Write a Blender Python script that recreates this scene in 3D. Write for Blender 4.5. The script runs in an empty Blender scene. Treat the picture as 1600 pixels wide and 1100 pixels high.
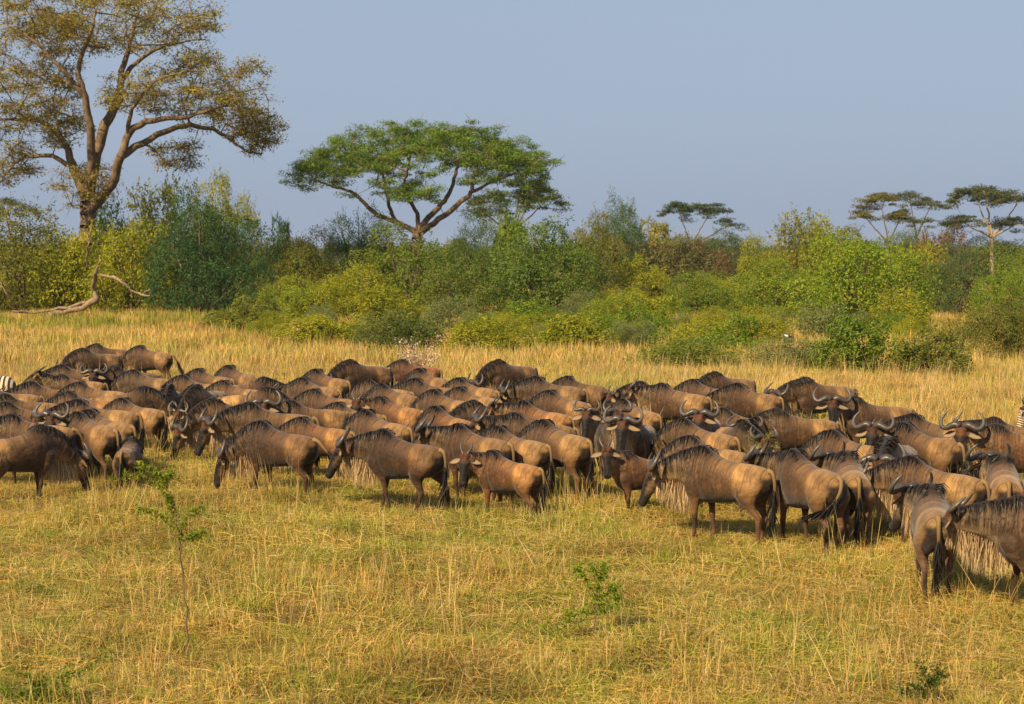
import bpy, math, random
import numpy as np
from mathutils import Vector, Matrix, Euler, kdtree

R = math.radians
scene = bpy.context.scene
COL = scene.collection
rng = np.random.default_rng(11)
random.seed(11)

# ------------------------------------------------------------------ camera
F_PX, CAM_H, Y_HOR = 2800.0, 3.8, 395.0          # focal length in photo pixels, eye height, horizon row
TILT = math.atan((550.0 - Y_HOR) / F_PX)
cam_data = bpy.data.cameras.new('camera')
cam_data.sensor_width = 36.0
cam_data.lens = 36.0 * F_PX / 1600.0
cam_data.clip_start = 0.5
cam_data.clip_end = 6000.0
cam_data.dof.use_dof = True
cam_data.dof.focus_distance = 28.0
cam_data.dof.aperture_fstop = 4.0
cam = bpy.data.objects.new('camera', cam_data)
cam.location = (0, 0, CAM_H)
cam.rotation_euler = (R(90) - TILT, 0, 0)
COL.objects.link(cam)
scene.camera = cam

# ------------------------------------------------------------------ light
SUN_EL, SUN_AZ = R(40), R(218)                    # azimuth clockwise from +Y: the sun stands behind the camera to the left
world = bpy.data.worlds.new('World')
scene.world = world
world.use_nodes = True
wn, wl = world.node_tree.nodes, world.node_tree.links
for n in list(wn): wn.remove(n)
w_out = wn.new('ShaderNodeOutputWorld')
w_bg = wn.new('ShaderNodeBackground')
w_sky = wn.new('ShaderNodeTexSky')
w_sky.sky_type = 'NISHITA'
w_sky.sun_disc = False
w_sky.sun_elevation = SUN_EL
w_sky.sun_rotation = SUN_AZ
w_sky.dust_density = 3.0
w_sky.air_density = 1.2
w_mix = wn.new('ShaderNodeMix'); w_mix.data_type = 'RGBA'
w_mix.inputs[0].default_value = 0.80
w_mix.inputs[7].default_value = (2.75, 3.45, 4.75, 1)   # slate-blue rain haze over the clear sky
wl.new(w_sky.outputs[0], w_mix.inputs[6])
wl.new(w_mix.outputs[2], w_bg.inputs[0])
w_bg.inputs[1].default_value = 0.085
wl.new(w_bg.outputs[0], w_out.inputs[0])

sun_data = bpy.data.lights.new('sun', 'SUN')
sun_data.energy = 4.9
sun_data.angle = R(0.6)
sun_data.color = (1.0, 0.79, 0.49)
sun = bpy.data.objects.new('sun', sun_data)
to_sun = Vector((math.sin(SUN_AZ) * math.cos(SUN_EL), math.cos(SUN_AZ) * math.cos(SUN_EL), math.sin(SUN_EL)))
sun.rotation_euler = to_sun.to_track_quat('Z', 'Y').to_euler()
sun.location = (-60, -60, 80)
COL.objects.link(sun)

scene.view_settings.view_transform = 'Standard'
scene.view_settings.look = 'None'
scene.view_settings.exposure = 0.62
scene.view_settings.gamma = 1.0
scene.cycles.use_denoising = True
scene.cycles.max_bounces = 6
scene.cycles.diffuse_bounces = 3
scene.cycles.glossy_bounces = 2
scene.cycles.transmission_bounces = 4
scene.cycles.transparent_max_bounces = 6
scene.cycles.caustics_reflective = False
scene.cycles.caustics_refractive = False

# ------------------------------------------------------------------ pixel -> place
def ray(px, py):
    u, v = (px - 800.0) / F_PX, (550.0 - py) / F_PX
    ct, st = math.cos(TILT), math.sin(TILT)
    return Vector((u, ct + v * st, -st + v * ct))
def on_plane(px, py, z=0.0):
    d = ray(px, py); k = (z - CAM_H) / d.z
    return Vector((0, 0, CAM_H)) + d * k
def at_y(px, py, y):
    d = ray(px, py); k = y / d.y
    return Vector((0, 0, CAM_H)) + d * k

# ------------------------------------------------------------------ object helpers
def link(o, parent=None, name=None):
    COL.objects.link(o)
    if parent is not None: o.parent = parent
    return o
def mesh_of(name, verts, faces, mat=None, smooth=True, attrs=None):
    me = bpy.data.meshes.new(name)
    me.from_pydata([tuple(v) for v in verts], [], [tuple(int(i) for i in f) for f in faces])
    if smooth: me.polygons.foreach_set('use_smooth', np.ones(len(me.polygons), dtype=bool))
    if attrs:
        for an, arr in attrs.items():
            arr = np.asarray(arr, dtype=np.float32)
            if arr.ndim == 1:
                a = me.attributes.new(an, 'FLOAT', 'POINT'); a.data.foreach_set('value', arr)
            elif arr.shape[1] == 4:
                a = me.attributes.new(an, 'FLOAT_COLOR', 'POINT'); a.data.foreach_set('color', arr.ravel())
            else:
                a = me.attributes.new(an, 'FLOAT_VECTOR', 'POINT'); a.data.foreach_set('vector', arr.ravel())
    if mat: me.materials.append(mat)
    me.update()
    return me
def fast_mesh(name, verts, nper, mat=None, attrs=None, smooth=False):
    """verts (N*nper,3): N separate polygons of nper corners"""
    verts = np.asarray(verts, dtype=np.float32)
    nv = len(verts); nf = nv // nper
    me = bpy.data.meshes.new(name)
    me.vertices.add(nv); me.vertices.foreach_set('co', verts.ravel())
    me.loops.add(nv); me.loops.foreach_set('vertex_index', np.arange(nv, dtype=np.int32))
    me.polygons.add(nf); me.polygons.foreach_set('loop_start', np.arange(0, nv, nper, dtype=np.int32))
    if attrs:
        for an, arr in attrs.items():
            arr = np.asarray(arr, dtype=np.float32)
            if arr.ndim == 1:
                a = me.attributes.new(an, 'FLOAT', 'POINT'); a.data.foreach_set('value', arr)
            else:
                a = me.attributes.new(an, 'FLOAT_COLOR', 'POINT'); a.data.foreach_set('color', arr.ravel())
    if smooth: me.polygons.foreach_set('use_smooth', np.ones(nf, dtype=bool))
    if mat: me.materials.append(mat)
    me.update(calc_edges=True)
    return me
def empty(name, loc=(0, 0, 0), rz=0.0, s=1.0):
    o = bpy.data.objects.new(name, None)
    o.empty_display_size = 0.2
    o.location = loc; o.rotation_euler = (0, 0, rz); o.scale = (s, s, s)
    COL.objects.link(o)
    return o
def tag(o, label, cat, group=None):
    o['label'] = label; o['category'] = cat
    if group: o['group'] = group
    return o
def child(name, me, parent, mat_local=None, color=None):
    o = bpy.data.objects.new(name, me)
    COL.objects.link(o)
    o.parent = parent
    if mat_local is not None: o.matrix_local = mat_local
    if color is not None: o.color = color
    return o

# ------------------------------------------------------------------ materials
def new_mat(name):
    m = bpy.data.materials.new(name); m.use_nodes = True
    nt = m.node_tree
    for n in list(nt.nodes): nt.nodes.remove(n)
    out = nt.nodes.new('ShaderNodeOutputMaterial')
    return m, nt, out
def nd(nt, typ, **kw):
    n = nt.nodes.new(typ)
    for k, v in kw.items(): setattr(n, k, v)
    return n
def mixc(nt, a, b, fac, mode='MIX'):
    n = nt.nodes.new('ShaderNodeMix'); n.data_type = 'RGBA'; n.blend_type = mode
    for sock, v in ((0, fac), (6, a), (7, b)):
        if isinstance(v, (int, float)): n.inputs[sock].default_value = v
        elif isinstance(v, tuple): n.inputs[sock].default_value = v if len(v) == 4 else (*v, 1)
        else: nt.links.new(v, n.inputs[sock])
    return n.outputs[2]
def ramp(nt, src, stops):
    n = nt.nodes.new('ShaderNodeValToRGB')
    el = n.color_ramp.elements
    while len(el) > 1: el.remove(el[-1])
    el[0].position = stops[0][0]; el[0].color = (*stops[0][1], 1) if len(stops[0][1]) == 3 else stops[0][1]
    for p, c in stops[1:]:
        e = el.new(p); e.color = (*c, 1) if len(c) == 3 else c
    nt.links.new(src, n.inputs[0])
    return n.outputs[0]
def noise(nt, vec, scale, detail=3.0, rough=0.55, dist=0.0):
    n = nt.nodes.new('ShaderNodeTexNoise')
    n.inputs['Scale'].default_value = scale; n.inputs['Detail'].default_value = detail
    n.inputs['Roughness'].default_value = rough; n.inputs['Distortion'].default_value = dist
    if vec is not None: nt.links.new(vec, n.inputs['Vector'])
    return n.outputs[0]
def mapping(nt, vec, scale):
    n = nt.nodes.new('ShaderNodeMapping'); n.inputs['Scale'].default_value = scale
    nt.links.new(vec, n.inputs['Vector'])
    return n.outputs[0]
def attr(nt, name):
    n = nt.nodes.new('ShaderNodeAttribute'); n.attribute_name = name
    return n
def math_n(nt, op, a, b=None, clamp=False):
    n = nt.nodes.new('ShaderNodeMath'); n.operation = op; n.use_clamp = clamp
    for i, v in enumerate((a, b)):
        if v is None: continue
        if isinstance(v, (int, float)): n.inputs[i].default_value = v
        else: nt.links.new(v, n.inputs[i])
    return n.outputs[0]
def principled(nt, out, color, rough=0.7, spec=0.3, bump=None, bump_s=0.3, bump_d=0.01, sheen=0.0):
    p = nt.nodes.new('ShaderNodeBsdfPrincipled')
    if isinstance(color, tuple): p.inputs['Base Color'].default_value = (*color, 1)
    else: nt.links.new(color, p.inputs['Base Color'])
    if isinstance(rough, (int, float)): p.inputs['Roughness'].default_value = rough
    else: nt.links.new(rough, p.inputs['Roughness'])
    p.inputs['Specular IOR Level'].default_value = spec
    if sheen: p.inputs['Sheen Weight'].default_value = sheen
    if bump is not None:
        b = nt.nodes.new('ShaderNodeBump'); b.inputs['Strength'].default_value = bump_s
        b.inputs['Distance'].default_value = bump_d
        nt.links.new(bump, b.inputs['Height']); nt.links.new(b.outputs[0], p.inputs['Normal'])
    nt.links.new(p.outputs[0], out.inputs[0])
    return p

def coat_material():
    m, nt, out = new_mat('wildebeest_coat')
    coat = attr(nt, 'coat'); rest = attr(nt, 'rest')
    oi = nt.nodes.new('ShaderNodeObjectInfo')
    # brindle: near-vertical dark streaks on neck, shoulder and flank
    st1 = noise(nt, mapping(nt, rest.outputs['Vector'], (24, 1.7, 1.7)), 1.0, 2.5, 0.55, 0.6)
    st2 = noise(nt, mapping(nt, rest.outputs['Vector'], (46, 2.4, 2.4)), 1.0, 2.0, 0.6, 0.2)
    s1 = ramp(nt, st1, [(0.43, (0, 0, 0)), (0.56, (1, 1, 1))])
    s2 = ramp(nt, st2, [(0.42, (0, 0, 0)), (0.64, (1, 1, 1))])
    s = math_n(nt, 'ADD', math_n(nt, 'MULTIPLY', s1, 0.75), math_n(nt, 'MULTIPLY', s2, 0.45), True)
    f = math_n(nt, 'MULTIPLY', s, coat.outputs['Alpha'], True)
    c = mixc(nt, coat.outputs['Color'], (0.020, 0.014, 0.010), f)
    # patches of uneven coat, hair grain
    tex = nd(nt, 'ShaderNodeTexCoord').outputs['Object']
    pn = noise(nt, tex, 3.2, 4.0, 0.6)
    c = mixc(nt, c, ramp(nt, pn, [(0.32, (0.34, 0.30, 0.27)), (0.66, (1.18, 1.14, 1.08))]), 0.85, 'MULTIPLY')
    hair = noise(nt, mapping(nt, rest.outputs['Vector'], (70, 14, 14)), 1.0, 3.0, 0.6)
    c = mixc(nt, c, ramp(nt, hair, [(0.32, (0.38, 0.36, 0.34)), (0.68, (1.25, 1.25, 1.25))]), 0.7, 'MULTIPLY')
    st3 = noise(nt, mapping(nt, rest.outputs['Vector'], (26, 3.2, 3.2)), 1.0, 4.0, 0.65, 0.4)
    c = mixc(nt, c, ramp(nt, st3, [(0.34, (0.36, 0.33, 0.30)), (0.50, (0.92, 0.90, 0.88)), (0.68, (1.28, 1.24, 1.16))]), 0.8, 'MULTIPLY')
    c = mixc(nt, c, oi.outputs['Color'], 1.0, 'MULTIPLY')
    muscle = noise(nt, tex, 5.5, 2.0, 0.5)
    h = math_n(nt, 'ADD', math_n(nt, 'MULTIPLY', muscle, 3.2), math_n(nt, 'MULTIPLY', st3, 0.7))
    principled(nt, out, c, 0.62, 0.20, h, 0.6, 0.020, 0.15)
    return m
def zebra_material():
    m, nt, out = new_mat('zebra_coat')
    rest = attr(nt, 'rest'); coat = attr(nt, 'coat')
    w = nt.nodes.new('ShaderNodeTexWave'); w.wave_type = 'BANDS'; w.bands_direction = 'X'
    w.inputs['Scale'].default_value = 3.3; w.inputs['Distortion'].default_value = 2.2
    w.inputs['Detail'].default_value = 1.0; w.inputs['Detail Scale'].default_value = 0.8
    nt.links.new(rest.outputs['Vector'], w.inputs['Vector'])
    st = ramp(nt, w.outputs[0], [(0.45, (0.05, 0.03, 0.02)), (0.56, (0.62, 0.50, 0.34))])
    c = mixc(nt, (0.03, 0.02, 0.015), st, coat.outputs['Alpha'])
    principled(nt, out, c, 0.6, 0.25)
    return m
def attr_mat(name, rough=0.6, spec=0.3, an='col', use_obj=False, bump_scale=None, trans=0.0):
    m, nt, out = new_mat(name)
    c = attr(nt, an).outputs['Color']
    if use_obj:
        c = mixc(nt, c, nt.nodes.new('ShaderNodeObjectInfo').outputs['Color'], 1.0, 'MULTIPLY')
    bump = None
    if bump_scale:
        tex = nd(nt, 'ShaderNodeTexCoord').outputs['Object']
        bump = noise(nt, tex, bump_scale, 3.0)
        c = mixc(nt, c, ramp(nt, bump, [(0.3, (0.6, 0.6, 0.6)), (0.7, (1.2, 1.2, 1.2))]), 0.6, 'MULTIPLY')
    p = principled(nt, out, c, rough, spec, bump, 0.5, 0.01)
    if trans:
        t = nt.nodes.new('ShaderNodeBsdfTranslucent'); nt.links.new(c, t.inputs[0])
        mx = nt.nodes.new('ShaderNodeMixShader'); mx.inputs[0].default_value = trans
        nt.links.new(p.outputs[0], mx.inputs[1]); nt.links.new(t.outputs[0], mx.inputs[2])
        nt.links.new(mx.outputs[0], out.inputs[0])
    return m
def horn_material():
    m, nt, out = new_mat('horn_keratin')
    tex = nd(nt, 'ShaderNodeTexCoord').outputs['Object']
    n1 = noise(nt, tex, 30.0, 3.0)
    c0 = attr(nt, 'col').outputs['Color']
    c = mixc(nt, c0, ramp(nt, n1, [(0.3, (0.6, 0.6, 0.6)), (0.7, (1.25, 1.2, 1.15))]), 0.8, 'MULTIPLY')
    principled(nt, out, c, 0.38, 0.45, n1, 0.4, 0.006)
    return m
def plain_mat(name, color, rough=0.5, spec=0.4):
    m, nt, out = new_mat(name)
    principled(nt, out, color, rough, spec)
    return m

M_COAT = coat_material()
M_ZEBRA = zebra_material()
M_HAIR = attr_mat('wildebeest_hair', 0.5, 0.3, trans=0.12)
M_EAR = attr_mat('ear_hide', 0.7, 0.2)
M_HORN = horn_material()
M_EYE = plain_mat('eye_dark', (0.008, 0.006, 0.005), 0.08, 0.6)
# ------------------------------------------------------------------ wildebeest builder
def catmull(rows, n):
    P = np.asarray(rows, dtype=float); K = len(P)
    Q = np.vstack([2 * P[0] - P[1], P, 2 * P[-1] - P[-2]])
    out = []
    for t in np.linspace(0, K - 1, n):
        i = min(int(t), K - 2); f = t - i
        a, b, c, d = Q[i], Q[i + 1], Q[i + 2], Q[i + 3]
        out.append(0.5 * (2 * b + (c - a) * f + (2 * a - 5 * b + 4 * c - d) * f * f + (3 * b - a - 3 * c + d) * f ** 3))
    return np.array(out)

class Src:
    """gathers closed lofts with coat attributes; later voxel-remeshed into one skin"""
    def __init__(s): s.v, s.f, s.col, s.rest, s.n = [], [], [], [], 0
    def loft(s, rings, cols, rests):
        m = len(rings[0]); k = len(rings); b = s.n
        for r in rings: s.v.extend(r)
        for c in cols: s.col.extend(c)
        for r in rests: s.rest.extend(r)
        for i in range(k - 1):
            for j in range(m):
                j2 = (j + 1) % m
                s.f.append((b + i * m + j, b + i * m + j2, b + (i + 1) * m + j2, b + (i + 1) * m + j))
        s.f.append(tuple(b + j for j in reversed(range(m))))
        s.f.append(tuple(b + (k - 1) * m + j for j in range(m)))
        s.n += m * k

def lerp(a, b, t): return tuple(x + (y - x) * t for x, y in zip(a, b))
def sst(a, b, x):
    t = min(1.0, max(0.0, (x - a) / (b - a))); return t * t * (3 - 2 * t)

# base colours of the coat
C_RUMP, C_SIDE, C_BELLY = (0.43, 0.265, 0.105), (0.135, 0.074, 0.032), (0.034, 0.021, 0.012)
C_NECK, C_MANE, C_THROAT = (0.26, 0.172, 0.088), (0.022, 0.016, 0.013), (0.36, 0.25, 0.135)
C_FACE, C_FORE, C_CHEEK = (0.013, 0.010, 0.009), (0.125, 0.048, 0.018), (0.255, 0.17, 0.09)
C_LEG, C_HOOF = (0.165, 0.088, 0.040), (0.02, 0.016, 0.013)

TRUNK = [(-0.81, .87, .045, .09, .10, 0), (-0.765, .87, .13, .155, .15, 0), (-0.68, .86, .195, .205, .21, .05),
         (-0.55, .845, .225, .245, .25, .12), (-0.38, .84, .226, .262, .262, .15), (-0.15, .845, .250, .268, .292, .12),
         (0.08, .86, .256, .325, .330, .22), (0.22, .885, .240, .395, .365, .42), (0.33, .90, .215, .410, .375, .50),
         (0.45, .92, .172, .350, .345, .46), (0.56, .95, .115, .240, .25, .3)]
FRONT = [(.33, .09, .98, .09, .06), (.36, .140, .82, .150, .100), (.345, .155, .67, .118, .086), (.30, .15, .53, .066, .056),
         (.29, .145, .41, .043, .040), (.297, .145, .345, .047, .043), (.285, .14, .25, .030, .029), (.28, .14, .13, .032, .031),
         (.30, .14, .06, .036, .035), (.315, .14, .0, .050, .040)]
HIND = [(-.50, .09, .96, .19, .08), (-.545, .14, .80, .210, .122), (-.51, .165, .66, .165, .098), (-.53, .16, .55, .105, .070),
        (-.605, .15, .46, .062, .046), (-.66, .14, .39, .052, .037), (-.652, .14, .30, .037, .032), (-.64, .14, .15, .033, .030),
        (-.62, .14, .06, .037, .034), (-.60, .14, .0, .050, .040)]
HEAD = [(-.07, .050, .045, .055), (-.02, .078, .078, .095), (.06, .092, .098, .125), (.15, .092, .098, .130), (.24, .080, .094, .105),
        (.34, .068, .084, .080), (.43, .072, .070, .068), (.50, .078, .056, .062), (.545, .058, .036, .044)]
ZTRUNK = [(-0.78, .95, .05, .10, .12, 0), (-0.72, .95, .15, .22, .24, 0), (-0.58, .95, .235, .31, .30, 0), (-0.35, .94, .25, .30, .32, 0),
          (-0.1, .92, .27, .29, .34, 0), (0.15, .92, .26, .31, .34, .1), (0.33, .93, .23, .32, .33, .2), (0.46, .95, .18, .29, .29, .2), (0.55, .97, .12, .22, .22, .2)]

POSES = {  # poll position, head yaw, head pitch (degrees), leg swings FL FR HL HR
    'walk':   ((1.00, 0.00, 1.10), 0, 60, (10, -12, -12, 12)),
    'walk2':  ((1.02, 0.00, 1.02), 0, 52, (-13, 11, 14, -10)),
    'stride': ((0.99, 0.16, 0.99), 34, 64, (-14, 12, 17, -16)),
    'lowL':   ((0.97, 0.18, 0.92), 34, 68, (5, -5, -5, 5)),
    'camB':   ((0.68, 0.34, 1.16), 116, 66, (3, -4, -4, 3)),
    'low':    ((1.05, 0.00, 0.90), 0, 58, (3, -3, -4, 3)),
    'low2':   ((1.03, 0.10, 0.92), 14, 55, (-4, 4, 5, -5)),
    'graze':  ((1.00, 0.00, 0.68), 0, 74, (5, -6, -5, 4)),
    'graze2': ((0.98, 0.08, 0.70), 12, 78, (-8, 7, 8, -7)),
    'grazeL': ((0.92, 0.24, 0.68), 38, 76, (4, -4, -4, 5)),
    'grazeR': ((0.92, -0.24, 0.68), -38, 76, (4, -4, -4, 5)),
    'camL':   ((0.82, 0.26, 1.20), 78, 67, (2, -3, -3, 2)),
    'camL2':  ((0.86, 0.24, 1.10), 70, 60, (-4, 3, 4, -4)),
    'camLu':  ((0.78, 0.22, 1.32), 84, 66, (2, -4, -3, 4)),
    'camLd':  ((0.93, 0.26, 0.92), 66, 44, (2, -3, -3, 2)),
    'camF':   ((0.95, 0.00, 1.24), 0, 66, (0, 0, 0, 0)),
    'camF2':  ((0.92, 0.10, 1.30), 14, 68, (3, -3, -3, 3)),
    'camFd':  ((1.02, 0.05, 0.98), 8, 62, (3, -3, -3, 3)),
    'up':     ((0.93, 0.00, 1.30), 0, 38, (3, -2, -3, 4)),
    'back':   ((0.93, 0.22, 1.08), 42, 60, (5, -5, -6, 6)),
    'back2':  ((0.94, 0.16, 1.12), 28, 58, (-5, 5, 6, -4)),
}
def neck_curve(P, spec='gnu'):
    N0 = np.array((0.40, 0, 0.985)) if spec == 'gnu' else np.array((0.36, 0, 1.02))
    P = np.array(P, dtype=float)
    d = np.linalg.norm(P - N0)
    T0 = np.array((0.95, 0, 0.12 if P[2] > 0.9 else -0.05))
    T1 = (P - N0) / d
    B1, B2 = N0 + T0 * d * 0.36, P - T1 * d * 0.30
    pts, tan = [], []
    for t in np.linspace(0, 1, 22):
        a = (1 - t)
        pts.append(a ** 3 * N0 + 3 * a * a * t * B1 + 3 * a * t * t * B2 + t ** 3 * P)
        q = 3 * a * a * (B1 - N0) + 6 * a * t * (B2 - B1) + 3 * t * t * (P - B2)
        tan.append(q / np.linalg.norm(q))
    return np.array(pts), np.array(tan)
def head_frame(pose):
    P, yaw, pitch, _ = POSES[pose]
    y, p = R(yaw), R(pitch)
    D = np.array((math.cos(p) * math.cos(y), math.cos(p) * math.sin(y), -math.sin(p)))
    L = np.array((-math.sin(y), math.cos(y), 0))
    U = np.array((math.sin(p) * math.cos(y), math.sin(p) * math.sin(y), math.cos(p)))
    return np.array(P, dtype=float), D, L, U
def swing_row(row, ang, zh):
    x, y, z, rx, ry = row
    if z >= zh: return row
    w = sst(0, 0.35, zh - z); a = R(ang) * w
    x0 = row[0]
    hx = swing_row.hx
    dx, dz = x - hx, z - zh
    return (hx + dx * math.cos(a) - dz * math.sin(a), y, zh + dx * math.sin(a) + dz * math.cos(a), rx, ry)

def build_source(pose, zebra=False):
    S = Src(); m = 26
    ang = np.linspace(0, 2 * math.pi, m, endpoint=False)
    # trunk
    rows = catmull(ZTRUNK if zebra else TRUNK, 40)
    rings, cols, rests = [], [], []
    for x, zc, hw, ht, hb, pin in rows:
        r, c, q = [], [], []
        for a in ang:
            ca, sa = math.cos(a), math.sin(a)
            y = hw * math.copysign(abs(ca) ** 0.88, ca) * (1 - pin * max(0, sa) ** 2)
            z = zc + (ht if sa > 0 else hb) * math.copysign(abs(sa) ** 0.95, sa)
            r.append((x, y, z))
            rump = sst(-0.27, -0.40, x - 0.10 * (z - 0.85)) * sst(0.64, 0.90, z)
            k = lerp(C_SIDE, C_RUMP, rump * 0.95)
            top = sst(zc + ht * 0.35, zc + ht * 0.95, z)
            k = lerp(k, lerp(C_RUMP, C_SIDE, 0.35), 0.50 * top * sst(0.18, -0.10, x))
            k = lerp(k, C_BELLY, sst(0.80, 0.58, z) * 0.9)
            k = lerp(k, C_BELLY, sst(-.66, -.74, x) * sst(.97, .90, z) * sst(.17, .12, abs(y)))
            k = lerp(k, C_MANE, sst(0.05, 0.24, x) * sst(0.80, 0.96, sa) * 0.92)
            k = lerp(k, C_NECK, sst(0.3, 0.5, x) * 0.6 * (1 - sst(0.80, 0.96, sa)))
            stripe = (0.12 + 0.68 * sst(-0.10, 0.30, x)) * sst(-0.50, -0.30, x) * sst(0.58, 0.74, z)
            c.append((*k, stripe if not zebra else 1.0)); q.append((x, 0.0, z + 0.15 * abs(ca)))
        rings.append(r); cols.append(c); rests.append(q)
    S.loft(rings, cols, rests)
    # neck
    P, D, L, U = head_frame(pose)
    pts, tan = neck_curve(P, 'zebra' if zebra else 'gnu')
    rings, cols, rests = [], [], []
    acc = 0.40
    for i, (p, T) in enumerate(zip(pts, tan)):
        t = i / (len(pts) - 1)
        if i: acc += np.linalg.norm(p - pts[i - 1])
        up = np.array((0.25, 0, 1.0)); up = up - T * up.dot(T); up /= np.linalg.norm(up)
        la = np.cross(up, T)
        hw = .165 * (1 - t) + .082 * t
        hu = .30 * (1 - t) + .105 * t
        hb = .300 * (1 - t) ** 1.2 + .150 * t
        if zebra: hu, hb, hw = hu * .9, hb * .9, hw * 0.95
        r, c, q = [], [], []
        for a in ang:
            ca, sa = math.cos(a), math.sin(a)
            pinch = 1 - 0.42 * max(0, sa) ** 2 - 0.30 * max(0, -sa) ** 2
            v = p + la * (hw * ca * pinch) + up * ((hu if sa > 0 else hb) * sa)
            r.append(tuple(v))
            k = lerp(C_NECK, C_MANE, sst(0.72, 0.95, sa) * 0.95)
            k = lerp(k, C_THROAT, sst(-0.25, -0.75, sa))
            stripe = 0.92 * sst(-0.75, -0.15, sa) * (1 - sst(0.8, 1, t) * 0.5)
            c.append((*k, stripe if not zebra else 1.0)); q.append((acc, 0.3, 1.0 + 0.3 * sa))
        rings.append(r); cols.append(c); rests.append(q)
    S.loft(rings, cols, rests)
    # head
    rings, cols, rests = [], [], []
    for t, hw, hu, hd in catmull(HEAD, 26):
        r, c, q = [], [], []
        if zebra: hw, hu, hd = hw * .95, hu * .95, hd
        for a in ang:
            ca, sa = math.cos(a), math.sin(a)
            y = hw * math.copysign(abs(ca) ** 0.85, ca) * (1 - 0.22 * max(0, sa) ** 2 * sst(.1, .3, t) - 0.3 * max(0, -sa) ** 2)
            u = (hu if sa > 0 else hd) * math.copysign(abs(sa) ** 0.9, sa)
            r.append(tuple(P + D * t + L * y + U * u))
            k = lerp(C_CHEEK, C_FORE, sst(0.1, 0.5, sa) * sst(0.20, 0.06, t))
            k = lerp(k, C_FACE, sst(0.05, 0.45, sa) * sst(0.06, 0.15, t))
            k = lerp(k, C_FACE, sst(0.27, 0.40, t) * 0.92)
            k = lerp(k, C_THROAT, sst(-0.35, -0.8, sa) * sst(0.34, 0.2, t) * 0.8)
            c.append((*k, 0.12 if not zebra else 1 - sst(.36, .46, t))); q.append((acc + t * (2 if zebra else 1), 0.6, 1.0 + 0.1 * sa))
        rings.append(r); cols.append(c); rests.append(q)
    S.loft(rings, cols, rests)
    # brow ridges / eye sockets and poll boss, so that the skull is not a smooth cone
    for sgn in (1, -1):
        for (tt, ll, uu, rr) in ((.115, .078, .045, .034), (.50, .042, .040, .028), (-.005, .045, .06, .05)):
            ce = P + D * tt + L * (ll * sgn) + U * uu
            rings, cols, rests = [], [], []
            kk = C_FACE if tt > .05 else C_FORE
            for th in np.linspace(0.12, math.pi - 0.12, 7):
                rings.append([tuple(ce + rr * (math.cos(th) * D * 1.3 + math.sin(th) * (math.cos(b) * L + math.sin(b) * U))) for b in np.linspace(0, 2 * math.pi, 10, endpoint=False)])
                cols.append([(*kk, 0.05 if not zebra else 0.5)] * 10); rests.append([(acc + tt, .6, 1.0)] * 10)
            S.loft(rings, cols, rests)
    # legs
    sw = POSES[pose][3]
    for rows0, angs, zh, hx in ((FRONT, sw[:2], .86, .33), (HIND, sw[2:], .86, -.50)):
        for side, an in ((1, angs[0]), (-1, angs[1])):
            swing_row.hx = hx
            rr = catmull([swing_row(r0, an, zh) for r0 in rows0], 26)
            # fold the lifted foot back onto the ground height
            zmin = rr[-1][2]
            rings, cols, rests = [], [], []
            for x, y, z, rx, ry in rr:
                r, c, q = [], [], []
                z2 = z - zmin * sst(0.55, 0.0, z)
                for a in ang[::2]:
                    r.append((x + rx * math.cos(a), side * (y + ry * math.sin(a)), z2))
                    k = lerp(C_SIDE, C_LEG, sst(.75, .5, z2))
                    if hx < 0: k = lerp(lerp(C_RUMP, C_SIDE, .10), k, sst(.90, .58, z2))
                    k = lerp(k, C_HOOF, sst(.085, .055, z2))
                    k = lerp(k, C_BELLY, 0.5 * sst(.40, .30, z2) * sst(.10, .2, z2))
                    c.append((*k, (.30 if hx > 0 else .05) * sst(.5, .7, z2) if not zebra else 1.0)); q.append((x if (not zebra or z2 > .62) else x + (.62 - z2) * 1.6, .0, z2))
                rings.append(r); cols.append(c); rests.append(q)
            S.loft(rings, cols, rests)
    return S

def ribbons(roots, dirs, lens, wid, droop, col_root, col_tip, seed, jitter=0.15, segs=3):
    """tapered hair locks -> (quads verts, colours)"""
    g = np.random.default_rng(seed)
    n = len(roots)
    p = np.array(roots, dtype=float); d = np.array(dirs, dtype=float)
    d += g.normal(0, jitter, d.shape); d /= np.linalg.norm(d, axis=1)[:, None]
    lens = np.asarray(lens)[:, None]
    side = np.cross(d, g.normal(0, 1, d.shape)); side /= np.linalg.norm(side, axis=1)[:, None] + 1e-9
    ws = np.interp(np.linspace(0, 1, segs + 1), [0, .4, .8, 1], [.75, 1.0, .6, .08])
    tone = g.uniform(.7, 1.3, (n, 1))
    V, Cc = [], []
    prev = None
    cr, ct = np.array(col_root), np.array(col_tip)
    for k in range(segs + 1):
        w = side * wid * ws[k] * 0.5
        a, b = p - w, p + w
        f = k / segs
        c = np.hstack([(cr * (1 - f) + ct * f)[None] * tone, np.ones((n, 1))])
        if prev is not None:
            V.append(np.stack([prev[0], prev[1], b, a], 1).reshape(-1, 3))
            Cc.append(np.stack([prev[2], prev[2], c, c], 1).reshape(-1, 4))
        prev = (a, b, c)
        p = p + d * lens / segs
        d = d + np.array(droop); d /= np.linalg.norm(d, axis=1)[:, None]
    return np.vstack(V), np.vstack(Cc)

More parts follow.
